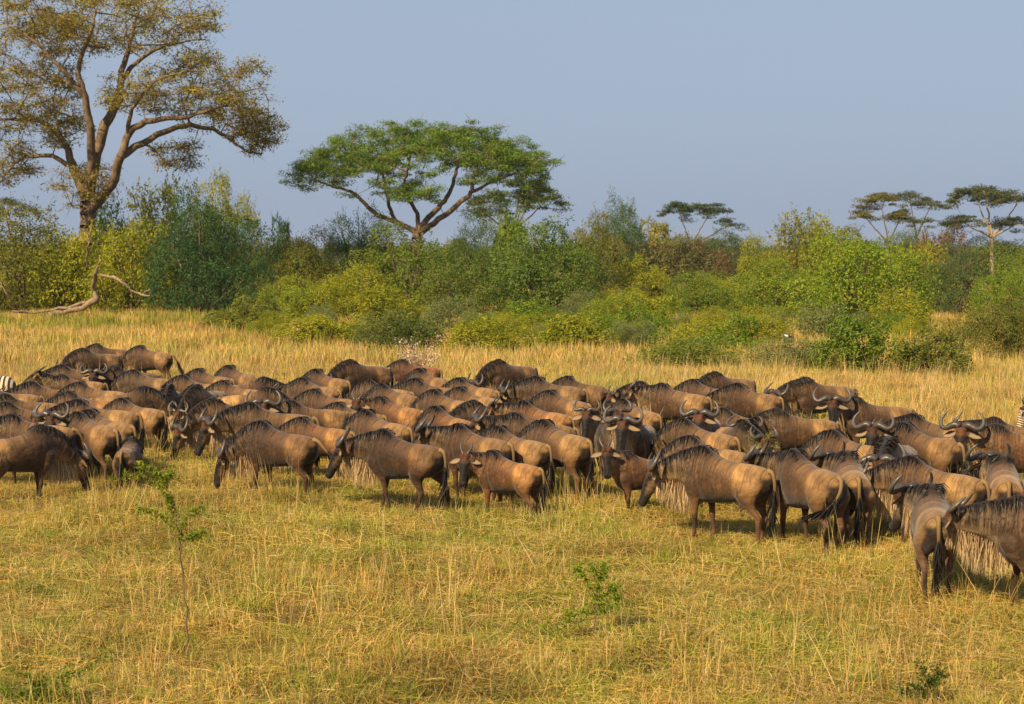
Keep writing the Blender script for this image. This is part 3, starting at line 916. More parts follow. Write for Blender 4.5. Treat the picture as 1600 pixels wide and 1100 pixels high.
# --- branching skeleton grown from main limbs out to every leaf pad
def grow(limbs, att, g, jit=.12, seg=1.0):
    """limbs: list of (points, parent_limb index or None); returns nodes, parents"""
    N, Pa, Mx = [], [], []
    for pts, attach, r0, r1 in limbs:
        c = catmull(pts, max(6, len(pts) * 4))
        par = -1
        if attach is not None and N:
            par = int(np.argmin(np.linalg.norm(np.array(N) - c[0], axis=1)))
        for i, q in enumerate(c):
            N.append(q + (g.normal(0, jit * .25, 3) if i else 0)); Pa.append(par); par = len(N) - 1
            Mx.append(r0 + (r1 - r0) * i / (len(c) - 1))
    nl = len(N)
    A = np.array(att); base = np.array(N)
    order = np.argsort([np.min(np.linalg.norm(base - a, axis=1)) for a in A])
    for j in order:
        a = A[j]; arr = np.array(N)
        dv = a - arr
        cost = np.linalg.norm(dv, axis=1) + .7 * np.maximum(0, -dv[:, 2])
        i0 = int(np.argmin(cost)); q0 = arr[i0]
        L = np.linalg.norm(a - q0); k = max(1, int(L / seg))
        par = i0
        for s in range(1, k + 1):
            t = s / k
            q = q0 * (1 - t) + a * t + (g.normal(0, jit, 3) if s < k else 0)
            q[2] -= .10 * L * math.sin(math.pi * t) * .5
            N.append(q); Pa.append(par); Mx.append(0); par = len(N) - 1
    N = np.array(N); cnt = np.zeros(len(N))
    for i in reversed(range(len(N))):
        if cnt[i] == 0: cnt[i] = 1
        if Pa[i] >= 0: cnt[Pa[i]] += cnt[i]
    return N, Pa, np.array(Mx), cnt, nl
def skeleton_mesh(N, Pa, rad, sel, mat, name, m=6):
    """one connected surface: each limb segment is stitched to the ring it grows from"""
    V, Fc, off, last = [], [], 0, {}
    for i in sel:
        if Pa[i] < 0: continue
        a, b = N[Pa[i]], N[i]
        ext = (b - a) * .06
        r0 = min(rad[Pa[i]], rad[i] * 1.5)
        k = m(i)
        v, f = tube([a - ext, b + ext], [r0, rad[i]], k, cap=False)
        if Pa[i] in last: Fc.append((last[Pa[i]], off, off + 1))
        elif V: Fc.append((0, off, off + 1)) if Pa[Pa[i]] < 0 else None
        V.append(v); Fc += [tuple(x + off for x in q) for q in f]; last[i] = off + k; off += len(v)
    return mesh_of(name, np.vstack(V), Fc, mat)
def pads(att, g, n, rx, rz, size, aspect, up=.8):
    A = np.array(att)
    i = np.repeat(np.arange(len(A)), n)
    d = g.normal(0, 1, (len(i), 3)); d = unit(d) * (g.uniform(0, 1, (len(i), 1)) ** .45)
    p = A[i] + d * np.array((rx, rx, rz)) * np.repeat(g.uniform(.6, 1.3, len(A)), n)[:, None]
    return leaves(p, np.tile((0, 0, up), (len(i), 1)) + d * .4, size, aspect, g, np.repeat(g.uniform(.75, 1.25, (len(A), 1)), n, 0), nj=.55)
def make_tree(name, base, limbs, att, g, leaf_kw, tint, label, r_leaf=.022, pw=.44, bark=M_BARK, seg=1.0, jit=.12, twigs=0, cat='tree', group=None):
    N, Pa, Mx, cnt, nl = grow(limbs, att, g, jit, seg)
    rad = np.maximum(r_leaf * cnt ** pw, Mx)
    rad[:nl] = np.maximum(Mx[:nl], np.minimum(rad[:nl], Mx[:nl] * 1.3 + .02))
    o = empty(name, base)
    child('trunk', skeleton_mesh(N, Pa, rad, range(len(N)), bark, 'trunk', lambda i: 10 if i < nl else 5), o)
    V, C = pads(att, g, **leaf_kw)
    child('crown', fast_mesh('crown', V, 4, M_LEAF, {'col': C}), o, color=tint)
    if twigs:
        A = np.array(att); i = np.repeat(np.arange(len(A)), twigs)
        d = unit(g.normal(0, 1, (len(i), 3)) * np.array((1, 1, .6)) + np.array((0, 0, .1)))
        tv, tc = ribbons(A[i], d, g.uniform(.4, 1.1, len(i)), .035, (0, 0, -.05), (.20, .125, .065), (.24, .15, .08), 8, .3)
        child('twigs', fast_mesh('twigs', tv, 4, M_HAIR, {'col': tc}), o)
    return tag(o, label, cat, group)

def px_local(points, base, y):
    """photo pixels (+ depth offset in metres) -> coordinates local to a tree standing at base"""
    out = []
    for q in points:
        dy = q[2] if len(q) > 2 else 0.0
        v = at_y(q[0], q[1], y + dy); out.append(np.array(v - base))
    return out
def in_ellipsoid(cx, cy, rx, ry, depth, n, base, y, g, dy=0.0, shell=.45):
    out = []
    s = F_PX / y
    while len(out) < n:
        d = g.uniform(-1, 1, 3); r = np.linalg.norm(d)
        if r > 1 or r < shell * g.uniform(0, 1): continue
        c = at_y(cx, cy, y + dy)
        out.append(np.array((c.x - base.x + d[0] * rx / s, dy + d[1] * depth, c.z - base.z + d[2] * ry / s)))
    return out
def umbrella(cx, cy, rx_px, rise_px, depth, thick, n, base, y, g, dy=0.0):
    """flat-topped crown: cx,cy = middle of its rim line; rises rise_px above it"""
    s = F_PX / y; out = []
    c = at_y(cx, cy, y + dy)
    while len(out) < n:
        a, r = g.uniform(0, 6.283), math.sqrt(g.uniform(0, 1))
        x, yy = r * math.cos(a), r * math.sin(a)
        z = rise_px / s * (1 - r ** 3.0) - thick * g.uniform(0, 1) ** 1.5 * (1 - .4 * r)
        X, Y = x * rx_px / s, yy * depth
        lump = math.sin(1.5 * X + cx) * math.sin(1.7 * Y + 1.3 * math.sin(.8 * X)) + .6 * math.sin(2.9 * X + 2 + cy) * math.cos(2.6 * Y + cx)
        if lump < -.45 and g.uniform(0, 1) < .75: continue
        z += .42 * lump * min(1.0, rx_px / s / 4)
        out.append(np.array((c.x - base.x + x * rx_px / s, dy + yy * depth, c.z - base.z + z)))
    return out
# ------------------------------------------------------------------ the trees
g = np.random.default_rng(301)
# tall spreading tree on the left
by = 112.0
base = on_plane(137, Y_HOR + F_PX * CAM_H / by); base.z = 0
L = lambda pts: px_local(pts, base, by)
limbs = [(L([(137, 493), (140, 440), (136, 390), (138, 340), (137, 312)]), None, .62, .46),
         (L([(137, 312), (146, 262), (164, 196), (184, 160), (190, 112, 1), (205, 60, 1), (216, 18, 1)]), 0, .42, .08),
         (L([(138, 330), (172, 292, -1), (189, 245, -2), (205, 204, -2), (250, 186, -3), (300, 180, -3), (345, 165, -3)]), 0, .36, .07),
         (L([(189, 245, -2), (240, 214, -1), (290, 196, 0), (340, 206, 1), (380, 232, 1), (408, 240, 1)]), 0, .24, .04),
         (L([(136, 318), (116, 268, 1), (104, 230, 1), (70, 192, 1), (30, 186, 0), (-12, 188, 0)]), 0, .32, .06),
         (L([(114, 262, 1), (84, 246, 2), (40, 246, 3), (12, 268, 3), (-4, 292, 3)]), 0, .18, .04),
         (L([(137, 306), (142, 222, -1), (131, 150, -2), (122, 108, -2), (140, 58, -3), (150, 20, -3)]), 0, .30, .06),
         (L([(131, 150, -2), (92, 102, -3), (50, 62, -3), (10, 40, -3)]), 0, .18, .04),
         (L([(187, 130, 1), (214, 96, 2), (262, 70, 3), (312, 62, 3)]), 0, .18, .04),
         (L([(200, 206, -2), (208, 170, -3), (240, 130, -4), (290, 110, -4)]), 0, .15, .04)]
att = []
for cx, cy, rx, ry, dep, n, dy in ((165, 30, 185, 52, 6.5, 190, 0), (60, 70, 110, 50, 5.5, 70, 1), (325, 140, 100, 62, 5.0, 130, -1), (30, 150, 105, 62, 5.0, 110, 0), (398, 205, 44, 38, 3.0, 50, 1),
                                   (205, 145, 55, 26, 4.0, 34, -3), (275, 242, 40, 26, 2.5, 22, 0), (10, 248, 46, 40, 3.0, 36, 2), (95, 190, 50, 40, 3.5, 34, 1), (130, 290, 50, 40, 2.0, 30, -1)):
    att += in_ellipsoid(cx, cy, rx, ry, dep, n, base, by, g, dy)
make_tree('spreading_tree', base, limbs, att, g, dict(n=85, rx=.95, rz=.45, size=.18, aspect=.42), (.27, .245, .028, 1),
          'tall spreading tree with open olive crown and forked brown trunk above the bushes', r_leaf=.022, pw=.42, twigs=9, seg=1.1, jit=.16)

# umbrella acacia
by = 122.0
base = on_plane(652, Y_HOR + F_PX * CAM_H / by); base.z = 0
L = lambda pts: px_local(pts, base, by)
limbs = [(L([(655, 486), (652, 430), (652, 385), (652, 362)]), None, .42, .36),
         (L([(652, 365), (628, 350), (590, 335), (560, 308), (545, 298), (520, 292)]), 0, .20, .07),
         (L([(652, 362), (618, 345, 1), (606, 310, 1), (598, 275, 2), (590, 245, 2)]), 0, .17, .06),
         (L([(652, 362), (653, 340), (640, 312, -1), (632, 285, -1), (640, 255, -2)]), 0, .18, .06),
         (L([(652, 364), (668, 342), (690, 318, 1), (705, 295, 1), (715, 262, 2), (735, 240, 2)]), 0, .24, .07),
         (L([(654, 366), (682, 345, -2), (720, 316, -2), (737, 300, -2), (742, 275, -2), (790, 255, -2), (820, 250, -2)]), 0, .22, .06),
         (L([(737, 300, -2), (770, 283, -1), (810, 272, 0), (840, 268, 0)]), 0, .12, .05)]
att = umbrella(655, 280, 208, 80, 7.5, 2.6, 380, base, by, g) + umbrella(700, 245, 120, 45, 5.0, 1.6, 90, base, by, g, -2) + umbrella(540, 270, 80, 36, 3.5, 1.2, 55, base, by, g, -1)
att += umbrella(645, 310, 40, 22, 2.2, .7, 26, base, by, g, -3) + umbrella(795, 255, 75, 30, 3.5, 1.2, 60, base, by, g, 0)
make_tree('umbrella_acacia', base, limbs, att, g, dict(n=165, rx=.80, rz=.30, size=.19, aspect=.26), (.15, .26, .030, 1),
          'broad flat-topped umbrella acacia with bright green crown and several slanting trunks', r_leaf=.018, pw=.42, twigs=4, seg=.9, jit=.12)

def small_acacia(px, base_y, tiers, by, tint, label, bark=M_BARK, trunk_r=.22, n_leaf=120, group=None, lean=0):
    base = on_plane(px, Y_HOR + F_PX * CAM_H / by); base.z = 0
    top = min(t[1] for t in tiers)
    L = lambda pts: px_local(pts, base, by)
    yb = Y_HOR + F_PX * CAM_H / by
    mid = (yb * .45 + top * .55)
    limbs = [(L([(px, yb), (px + lean, (yb + mid) / 2), (px + lean * 1.5, mid)]), None, trunk_r, trunk_r * .7)]
    att = []
    for cx, cy, rx, rise, n in tiers:
        limbs.append((L([(px + lean * 1.5, mid), ((px + lean * 1.5) * .6 + cx * .4, mid * .6 + cy * .4), (cx, cy)]), 0, trunk_r * .55, .04))
        att += umbrella(cx, cy, rx, rise, rx / (F_PX / by) * .8, .8, n, base, by, g, g.uniform(-1, 1))
    return make_tree('acacia_tree', base, limbs, att, g, dict(n=n_leaf, rx=.95, rz=.28, size=.27, aspect=.3), tint, label, r_leaf=.022, seg=1.2, bark=bark, group=group)
small_acacia(800, 0, [(790, 318, 60, 22, 40), (838, 300, 34, 14, 18), (845, 322, 40, 18, 24), (760, 335, 40, 14, 20), (815, 290, 34, 12, 16)], 165, (.11, .155, .045, 1), 'layered acacia standing just behind the umbrella acacia')
small_acacia(1080, 0, [(1062, 334, 32, 16, 28), (1106, 338, 40, 18, 30), (1140, 352, 20, 10, 10)], 210, (.075, .120, .040, 1), 'dark flat-crowned acacia rising over the brown scrub')
small_acacia(1388, 0, [(1378, 325, 38, 22, 36), (1350, 338, 18, 10, 12), (1405, 345, 26, 16, 20)], 205, (.175, .170, .035, 1), 'yellowish acacia hung with creepers beside a thin taller acacia')
small_acacia(1432, 0, [(1422, 312, 28, 12, 18), (1454, 322, 26, 12, 18), (1440, 350, 26, 10, 12)], 225, (.105, .125, .050, 1), 'thin grey-green acacia between the yellowish acacia and the pale-trunked one')
small_acacia(1550, 0, [(1528, 318, 52, 20, 46), (1592, 316, 40, 16, 30), (1540, 303, 34, 10, 18), (1510, 352, 34, 14, 22), (1585, 352, 36, 12, 22)], 185, (.095, .120, .045, 1), 'pale-trunked acacia with wide layered dark crown', bark=M_BARK_PALE, trunk_r=.30)
small_acacia(20, 0, [(12, 322, 26, 10, 14), (40, 330, 20, 8, 10)], 230, (.10, .12, .06, 1), 'sparse far acacia behind the spreading tree')

# ------------------------------------------------------------------ bushes one can tell apart
B = [
 # left, at the foot of the spreading tree
 (40, 496, 220, 316, 'dense', OL, 'broad olive bush left of the spreading tree trunk', 0),
 (112, 497, 160, 345, 'loose', YG, 'yellow-green creeper bush wrapped about the foot of the spreading tree', 1),
 (205, 498, 150, 340, 'loose', YG, 'yellow-green bush close to the right side of the spreading tree trunk', 2),
 (322, 500, 232, 306, 'fine', DG, 'large rounded dark blue-green bush', 0),
 (352, 477, 120, 268, 'dense', YG, 'tall light green tree-bush rising behind the dark blue-green bush', 1),
 (262, 482, 150, 272, 'loose', YG, 'feathery yellow-green tree-bush between spreading tree and dark bush', 0),
 (178, 486, 120, 300, 'loose', BG, 'green bush behind the fork of the spreading tree', 1),
 (468, 486, 125, 345, 'dense', OL, 'rounded olive bush left of the umbrella acacia', 2),
 (438, 466, 62, 340, 'small', DG, 'small dark tree top behind the olive bush', 0),
 (565, 477, 130, 336, 'fine', DG, 'dark thorn bush under the left limbs of the umbrella acacia', 1),
 # below the umbrella acacia
 (635, 504, 215, 352, 'dense', (0.163, 0.221, 0.025, 1), 'big green bush hiding the foot of the umbrella acacia', 3),
 (550, 511, 170, 412, 'dense', YG, 'yellow-green bush spreading in front of the big green bush', 0),
 (700, 509, 130, 408, 'loose', (0.171, 0.221, 0.034, 1), 'olive-green bush with twiggy gaps below the umbrella acacia', 2),
 (848, 506, 225, 340, 'dense', (0.124, 0.195, 0.030, 1), 'big dark green bush right of the umbrella acacia', 1),
 (740, 486, 120, 335, 'fine', (0.117, 0.182, 0.032, 1), 'green thorn bush between the two big bushes', 0),
 (800, 470, 90, 320, 'small', BG, 'light bush behind the big dark green bush', 1),
 # middle distance right
 (930, 462, 120, 335, 'dense', OL, 'olive tree-bush at the edge of the brown scrub', 3),
 (965, 453, 112, 318, 'fine', (0.085, 0.156, 0.034, 1), 'round dark green tree top above the brown scrub', 1),
 (1000, 477, 90, 405, 'small', YG, 'bright yellow-green bush in front of the brown scrub', 2),
 (985, 448, 80, 366, 'loose', BR, 'leafless brown scrub bush', 1),
 (1020, 444, 100, 344, 'small', (0.277, 0.286, 0.034, 1), 'yellow flowering bush behind the brown scrub', 0),
 (1065, 453, 120, 362, 'loose', (0.181, 0.189, 0.052, 1), 'brown-green thorn bush under the dark flat-crowned acacia', 0),
 (1145, 448, 110, 352, 'dense', (0.104, 0.156, 0.046, 1), 'dark bush beside the dark flat-crowned acacia', 2),
 (1085, 504, 140, 422, 'dense', (0.181, 0.254, 0.029, 1), 'green bush around the grey snag', 0),
 (1000, 520, 118, 446, 'small', YG, 'low bright bush in front of the sage-green shrub', 1),
 (905, 513, 80, 452, 'fine', SG, 'sage-green feathery shrub beside the big dark green bush', 0),
 (1240, 477, 125, 330, 'loose', (0.224, 0.240, 0.034, 1), 'olive bush with orange flowers on top', 2),
 (1190, 486, 100, 372, 'dense', YG, 'yellow-green bush left of the tall bright bush', 3),
 (1222, 506, 190, 402, 'dense', (0.192, 0.267, 0.025, 1), 'wide bright green bush with a dark foot', 1),
 (1350, 518, 225, 345, 'dense', (0.219, 0.305, 0.021, 1), 'tall bright yellow-green bush, biggest on the right', 2),
 (1285, 466, 100, 352, 'small', YG, 'light bush behind the tall bright bush', 2),
 (1440, 498, 110, 375, 'loose', YG, 'yellow-green bush beside the blue-green thicket bush', 0),
 (1492, 502, 140, 388, 'fine', (0.111, 0.163, 0.052, 1), 'blue-green bush below the pale-trunked acacia', 1),
 (1582, 509, 130, 398, 'dense', BG, 'deep green bush beside the blue-green bush', 0),
 (1480, 453, 120, 352, 'loose', BR, 'brown dry bush under the far acacias', 2),
 # near edge of the bushes
 (388, 526, 129, 462, 'small', (0.181, 0.215, 0.028, 1), 'low olive bush with a brown twiggy patch', 0),
 (505, 548, 165, 488, 'small', YG, 'low yellow-green bush at the edge of the grass', 1),
 (636, 560, 147, 478, 'loose', (0.124, 0.163, 0.032, 1), 'low dark green bush behind the white-flowered shrub', 1),
 (762, 562, 147, 500, 'small', YG, 'low bright bush right of the white-flowered shrub', 2),
 (830, 532, 129, 468, 'small', BG, 'low leafy green bush behind the herd', 0),
 (905, 556, 141, 482, 'small', YG, 'rounded light green bush behind the herd', 1),
 (1000, 548, 106, 480, 'small', BG, 'small rounded dark-hearted bush', 2),
 (1070, 580, 188, 516, 'loose', (0.203, 0.260, 0.034, 1), 'low grassy bush behind the horned bulls', 1),
 (1145, 562, 118, 492, 'small', BG, 'low green bush near the white bird', 0),
 (1236, 580, 135, 524, 'loose', SG, 'low grey-green shrub under the white bird', 0),
 (1345, 588, 159, 482, 'small', (0.163, 0.240, 0.023, 1), 'rich green leafy bush standing clear in the grass', 1),
 (1452, 592, 141, 518, 'small', (0.176, 0.208, 0.030, 1), 'olive bush beside the rich green leafy bush', 2),
 (1582, 570, 165, 462, 'dense', (0.155, 0.169, 0.030, 1), 'brown-olive bush at the far right of the clearing', 3),
 (1050, 452, 190, 370, 'loose', BR, 'wide bare brown thorn scrub below the dark flat-crowned acacia', 0),
 (958, 446, 110, 366, 'loose', (.22, .14, .06, 1), 'reddish-brown dry scrub at the edge of the olive tree-bush', 2),
 (1180, 548, 150, 476, 'dense', YG, 'bright yellow-green bush above the low green bush near the bird', 1),
 (1098, 556, 120, 500, 'small', YG, 'grassy yellow bush between two low green bushes', 2),
 (958, 530, 130, 448, 'dense', (0.247, 0.299, 0.023, 1), 'leafy yellow-green bush beside the sage-green shrub', 2),
 (1292, 542, 120, 470, 'loose', SG, 'pale grassy shrub left of the rich green leafy bush', 1),
 (700, 530, 110, 462, 'loose', SG, 'grey-green shrub in the dry patch under the umbrella acacia', 2),
 (602, 524, 130, 448, 'small', YG, 'bright low bush under the left side of the umbrella acacia', 0),
 (455, 512, 120, 432, 'dense', (0.256, 0.325, 0.023, 1), 'yellow-green bush between the dark bush and the umbrella acacia', 3),
 (1410, 530, 110, 450, 'loose', YG, 'light green bush beyond the dry grass of the clearing', 1),
 (1520, 548, 90, 482, 'loose', OL, 'thin olive bush in the dry grass of the clearing', 0),
 (1320, 452, 140, 352, 'dense', OL, 'olive bush below the yellowish acacia', 1),
 (1420, 448, 120, 356, 'fine', (0.130, 0.182, 0.052, 1), 'grey-green bush below the thin acacia', 0),
 (1570, 452, 150, 360, 'dense', (0.156, 0.208, 0.040, 1), 'dense bush round the pale-trunked acacia', 2),
]
for i, (px, py, w, top, kind, tint, lab, k) in enumerate(B):
    bush(px, py, w, top, kind, tint, lab, k)

# bushes and small trees that merge into one mass behind
gp = np.random.default_rng(77)
def mass(name, y0, y1, n, h0, h1, label, cols, keep=None):
    protos = []
    for i, c in enumerate(cols):
        me = BUSH[('dense', 'small', 'loose', 'fine')[i % 4]][i % 2][0].copy()
        me.materials.clear(); me.materials.append(M_LEAF_FIX)
        a = me.attributes['col']; arr = np.empty(len(me.vertices) * 4, dtype=np.float32); a.data.foreach_get('color', arr)
        arr = arr.reshape(-1, 4) * np.array((*c[:3], 1)); a.data.foreach_set('color', arr.astype(np.float32).ravel()); protos.append(me)
    y = np.sqrt(gp.uniform(y0 * y0, y1 * y1, n * 4)); x = gp.uniform(-.36, .36, n * 4) * y
    if keep is not None:
        k = keep(x, y); x, y = x[k], y[k]
    x, y = x[:n], y[:n]; n = len(x)
    h = gp.uniform(h0, h1, n); w = h * gp.uniform(.55, 1.0, n)
    return instancer(name, np.stack([x, y, np.zeros(n)], 1), np.stack([np.zeros(n), np.zeros(n), gp.uniform(0, 6.28, n)], 1),
                     np.stack([w, w, h / 1.5], 1), gp.integers(0, len(cols), n), protos, label, 'woodland')
mass('thicket', 100, 190, 130, 1.2, 2.8, 'tangled low thicket between the larger bushes', [YG, OL, BG, (.19, .20, .03, 1)], lambda x, y: ~(np.abs(x / y * F_PX + 800 - 1490) < 70) & ~(np.abs(x / y * F_PX + 800 - 740) < 50))
mass('low_scrub', 66, 112, 190, .5, 1.5, 'low green scrub dotting the grass behind the herd', [YG, (.19, .22, .02, 1), BG, SG], lambda x, y: (x / y * F_PX + 800 > 420 + (y - 66) * -2) & ~(np.abs(x / y * F_PX + 800 - 1490) < 70) & ~((np.abs(x / y * F_PX + 800 - 735) < 55) & (y > 84)) & (np.sin(x * .35 + 1) + np.sin(y * .4 + x * .2) > -.5))
mass('far_woodland', 190, 420, 260, 2.5, 5.2, 'distant belt of bush and acacia closing the horizon', [OL, (.085, .12, .04, 1), (.12, .14, .045, 1), BG])
mass('horizon_woodland', 420, 900, 320, 5.0, 8.5, 'hazy line of far trees on the horizon', [OL, (.085, .11, .05, 1), (.10, .12, .05, 1)])

# ------------------------------------------------------------------ dead wood at the foot of the tall tree
def limb_thing(name, paths, mat, label, cat, y):
    o = None
    for k, (pn, pts, r0, r1) in enumerate(paths):
        if o is None:
            base = at_y(pts[0][0], pts[0][1], y); base.z = 0; o = empty(name, base)
        p = catmull(px_local(pts, base, y), 14)
        p[1:-1] += g.normal(0, .05, (12, 3))
        v, f = tube(p, np.linspace(r0, r1, 14) * .66 * (1 + .16 * g.normal(0, 1, 14)), 8)
        child(pn, mesh_of(pn, v, f, mat), o)
    return tag(o, label, cat)
limb_thing('fallen_tree', [('log', [(42, 503, -1), (80, 494), (115, 484), (140, 474), (152, 468)], .20, .30),
                           ('branch', [(20, 486, -1), (55, 488), (100, 482), (145, 470)], .09, .14),
                           ('branch', [(152, 470), (146, 450), (150, 425, -1), (158, 405, -1)], .22, .10),
                           ('branch', [(156, 430, -1), (185, 437, -2), (210, 455, -2), (234, 462, -3)], .14, .07),
                           ('branch', [(222, 460, -2), (231, 455, -3), (235, 452, -3)], .06, .03),
                           ('branch', [(134, 420), (138, 380, -1), (146, 345, -1)], .08, .05),
                           ('branch', [(0, 440, -1), (12, 462, -1), (24, 486)], .05, .07)], M_DEAD,
           'bleached fallen tree with broken limbs under the spreading tree', 'fallen tree', 97.0)
limb_thing('dead_stump', [('stem', [(1052, 486), (1053, 470), (1051, 448)], .16, .08), ('branch', [(1053, 462), (1060, 450), (1064, 436)], .06, .03)], M_DEAD,
           'grey broken snag sticking out of the green bush', 'snag', 116.0)
limb_thing('dead_sapling', [('stem', [(1084, 470), (1085, 440), (1090, 425)], .07, .03), ('branch', [(1086, 436), (1098, 425), (1103, 415)], .04, .02)], M_DEAD,
           'thin bare dead sapling beside the brown-green thorn bush', 'snag', 140.0)

# ------------------------------------------------------------------ small plants among and before the herd
def sapling(px, py, paths, label, n_leaf, size, tint, width=.012, name='acacia_sapling', stem_mat=None):
    base = on_plane(px, py); o = empty(name, base)
    Vs, Cs, SV, SF, off = [], [], [], [], 0
    gs = np.random.default_rng(int(px))
    for pts, leafy, r0 in paths:
        p = catmull(px_local(pts, base, base.y), 24)
        p[1:] += gs.normal(0, .010, (23, 3))
        v, f = tube(p, np.linspace(r0, r0 * .35, 24), 6)
        SV.append(v); SF += [tuple(x + off for x in q) for q in f]; off += len(v)
        if leafy > 0:
            i = gs.integers(int(24 * (1 - leafy)), 24, n_leaf)
            c = p[i] + unit(gs.normal(0, 1, (n_leaf, 3))) * gs.uniform(.005, width * 5.0, (n_leaf, 1))
            V, C = leaves(c, gs.normal(0, 1, (n_leaf, 3)) + np.array((0, 0, .8)), size, .32, gs)
            Vs.append(V); Cs.append(C)
    child('stem', mesh_of('stem', np.vstack(SV), SF, stem_mat or M_TWIG), o)
    if Vs: child('foliage', fast_mesh('sapling_foliage', np.vstack(Vs), 4, M_LEAF, {'col': np.vstack(Cs)}), o, color=tint)
    return tag(o, label, 'sapling')
SAPG = (.20, .26, .022, 1)
sapling(293, 1025, [([(293, 1025), (290, 940), (281, 850), (272, 790), (255, 752)], 0, .011), ([(281, 860), (262, 818), (236, 800), (214, 793)], .75, .005), ([(281, 858), (285, 825), (300, 800), (318, 795)], .8, .005),
                    ([(278, 830), (268, 790), (262, 775)], .8, .005), ([(283, 850), (300, 838), (322, 832)], .7, .004), ([(276, 800), (252, 765), (225, 742), (176, 748)], .8, .005), ([(260, 760), (240, 735), (215, 728)], .8, .005), ([(262, 765), (258, 748), (270, 740)], .8, .004)],
        'tall thin thorn sapling with green feathery twigs in the foreground grass', 260, .042, SAPG)
sapling(930, 1000, [([(930, 1000), (928, 950), (935, 910), (925, 880)], .6, .008), ([(930, 965), (890, 972), (850, 980), (795, 975)], .85, .005), ([(933, 950), (950, 925), (965, 915)], .8, .005), ([(930, 930), (912, 900), (896, 884)], .8, .005),
                    ([(933, 960), (958, 945), (968, 928)], .9, .005), ([(931, 945), (940, 905), (945, 878)], .9, .005), ([(930, 970), (965, 990), (990, 988)], .7, .004), ([(930, 955), (905, 958), (880, 962)], .9, .005)],
        'bushy bright green thorn sapling low in the foreground grass', 240, .042, (.18, .28, .016, 1), .018)
sapling(60, 1120, [([(60, 1120), (58, 1085), (45, 1060), (20, 1048)], .8, .008), ([(60, 1100), (95, 1060), (130, 1046), (172, 1020)], .8, .007), ([(58, 1095), (30, 1088), (0, 1080)], .8, .007), ([(60, 1098), (85, 1085), (120, 1088)], .8, .006), ([(60, 1096), (62, 1075), (70, 1060)], .8, .006)],
        'low sprawling green thorn sapling in the nearest grass', 260, .042, (.14, .22, .016, 1), .02)
sapling(1450, 1105, [([(1450, 1105), (1448, 1070), (1440, 1035)], .8, .007), ([(1449, 1080), (1430, 1078), (1405, 1080)], .8, .005), ([(1449, 1075), (1462, 1060), (1470, 1050)], .8, .005)],
        'small dark green thorn sapling among tall dry stalks', 240, .040, (.07, .12, .012, 1), .018)
sapling(1175, 785, [([(1172, 785), (1172, 745), (1176, 715), (1190, 690)], .6, .009), ([(1173, 740), (1160, 715), (1150, 702)], .85, .005), ([(1175, 725), (1200, 702), (1216, 695)], .85, .005), ([(1176, 718), (1178, 690), (1168, 680)], .85, .005), ([(1175, 730), (1192, 722), (1212, 722)], .85, .005), ([(1176, 720), (1195, 690), (1204, 678)], .85, .005)],
        'yellow-green thorn sapling sprouting between the big bull and the bull showing its rump', 150, .034, (.23, .25, .02, 1), .02)
BUSH['sprig'] = [bush_proto(290, 2600, .085, .3, 14, loose=.4, shoots=120), bush_proto(291, 2600, .085, .45, 12, loose=.1, shoots=60)]
bush(842, 672, 92, 586, 'sprig', (.21, .22, .075, 1), 'pale wispy shrub growing between the grazing wildebeest', 0, depth=.35)
bush(748, 640, 40, 588, 'sprig', (.20, .21, .075, 1), 'smaller pale wispy sprig beside the wispy shrub', 0, depth=.35)
bush(1270, 672, 62, 628, 'sprig', (.115, .165, .020, 1), 'leafy dark green shrub beside a bull that looks up', 1, depth=.4)
# white-flowered shrub
def flowering(px, py, label):
    base = on_plane(px, py); o = empty('flowering_shrub', base); gs = np.random.default_rng(9)
    SV, SF, off, Vs, Cs = [], [], 0, [], []
    for k in range(26):
        a = gs.uniform(0, 6.28); ln = gs.uniform(.8, 1.5); le = gs.uniform(.2, .9)
        p = catmull([(0, 0, 0), (le * .3 * math.cos(a), le * .3 * math.sin(a), ln * .5), (le * math.cos(a), le * .8 * math.sin(a), ln)], 12)
        v, f = tube(p, np.linspace(.012, .004, 12), 5); SV.append(v); SF += [tuple(x + off for x in q) for q in f]; off += len(v)
        i = gs.integers(5, 12, 46)
        V, C = leaves(p[i] + gs.normal(0, .05, (46, 3)), gs.normal(0, 1, (46, 3)), .055, .8, gs); Vs.append(V); Cs.append(C)
    child('stem', mesh_of('stem', np.vstack(SV), SF, M_TWIG), o)
    child('blossom', fast_mesh('blossom', np.vstack(Vs), 4, M_LEAF, {'col': np.vstack(Cs)}), o, color=(.62, .50, .38, 1))
    return tag(o, label, 'shrub')
flowering(652, 606, 'twiggy white-flowered shrub behind the herd')
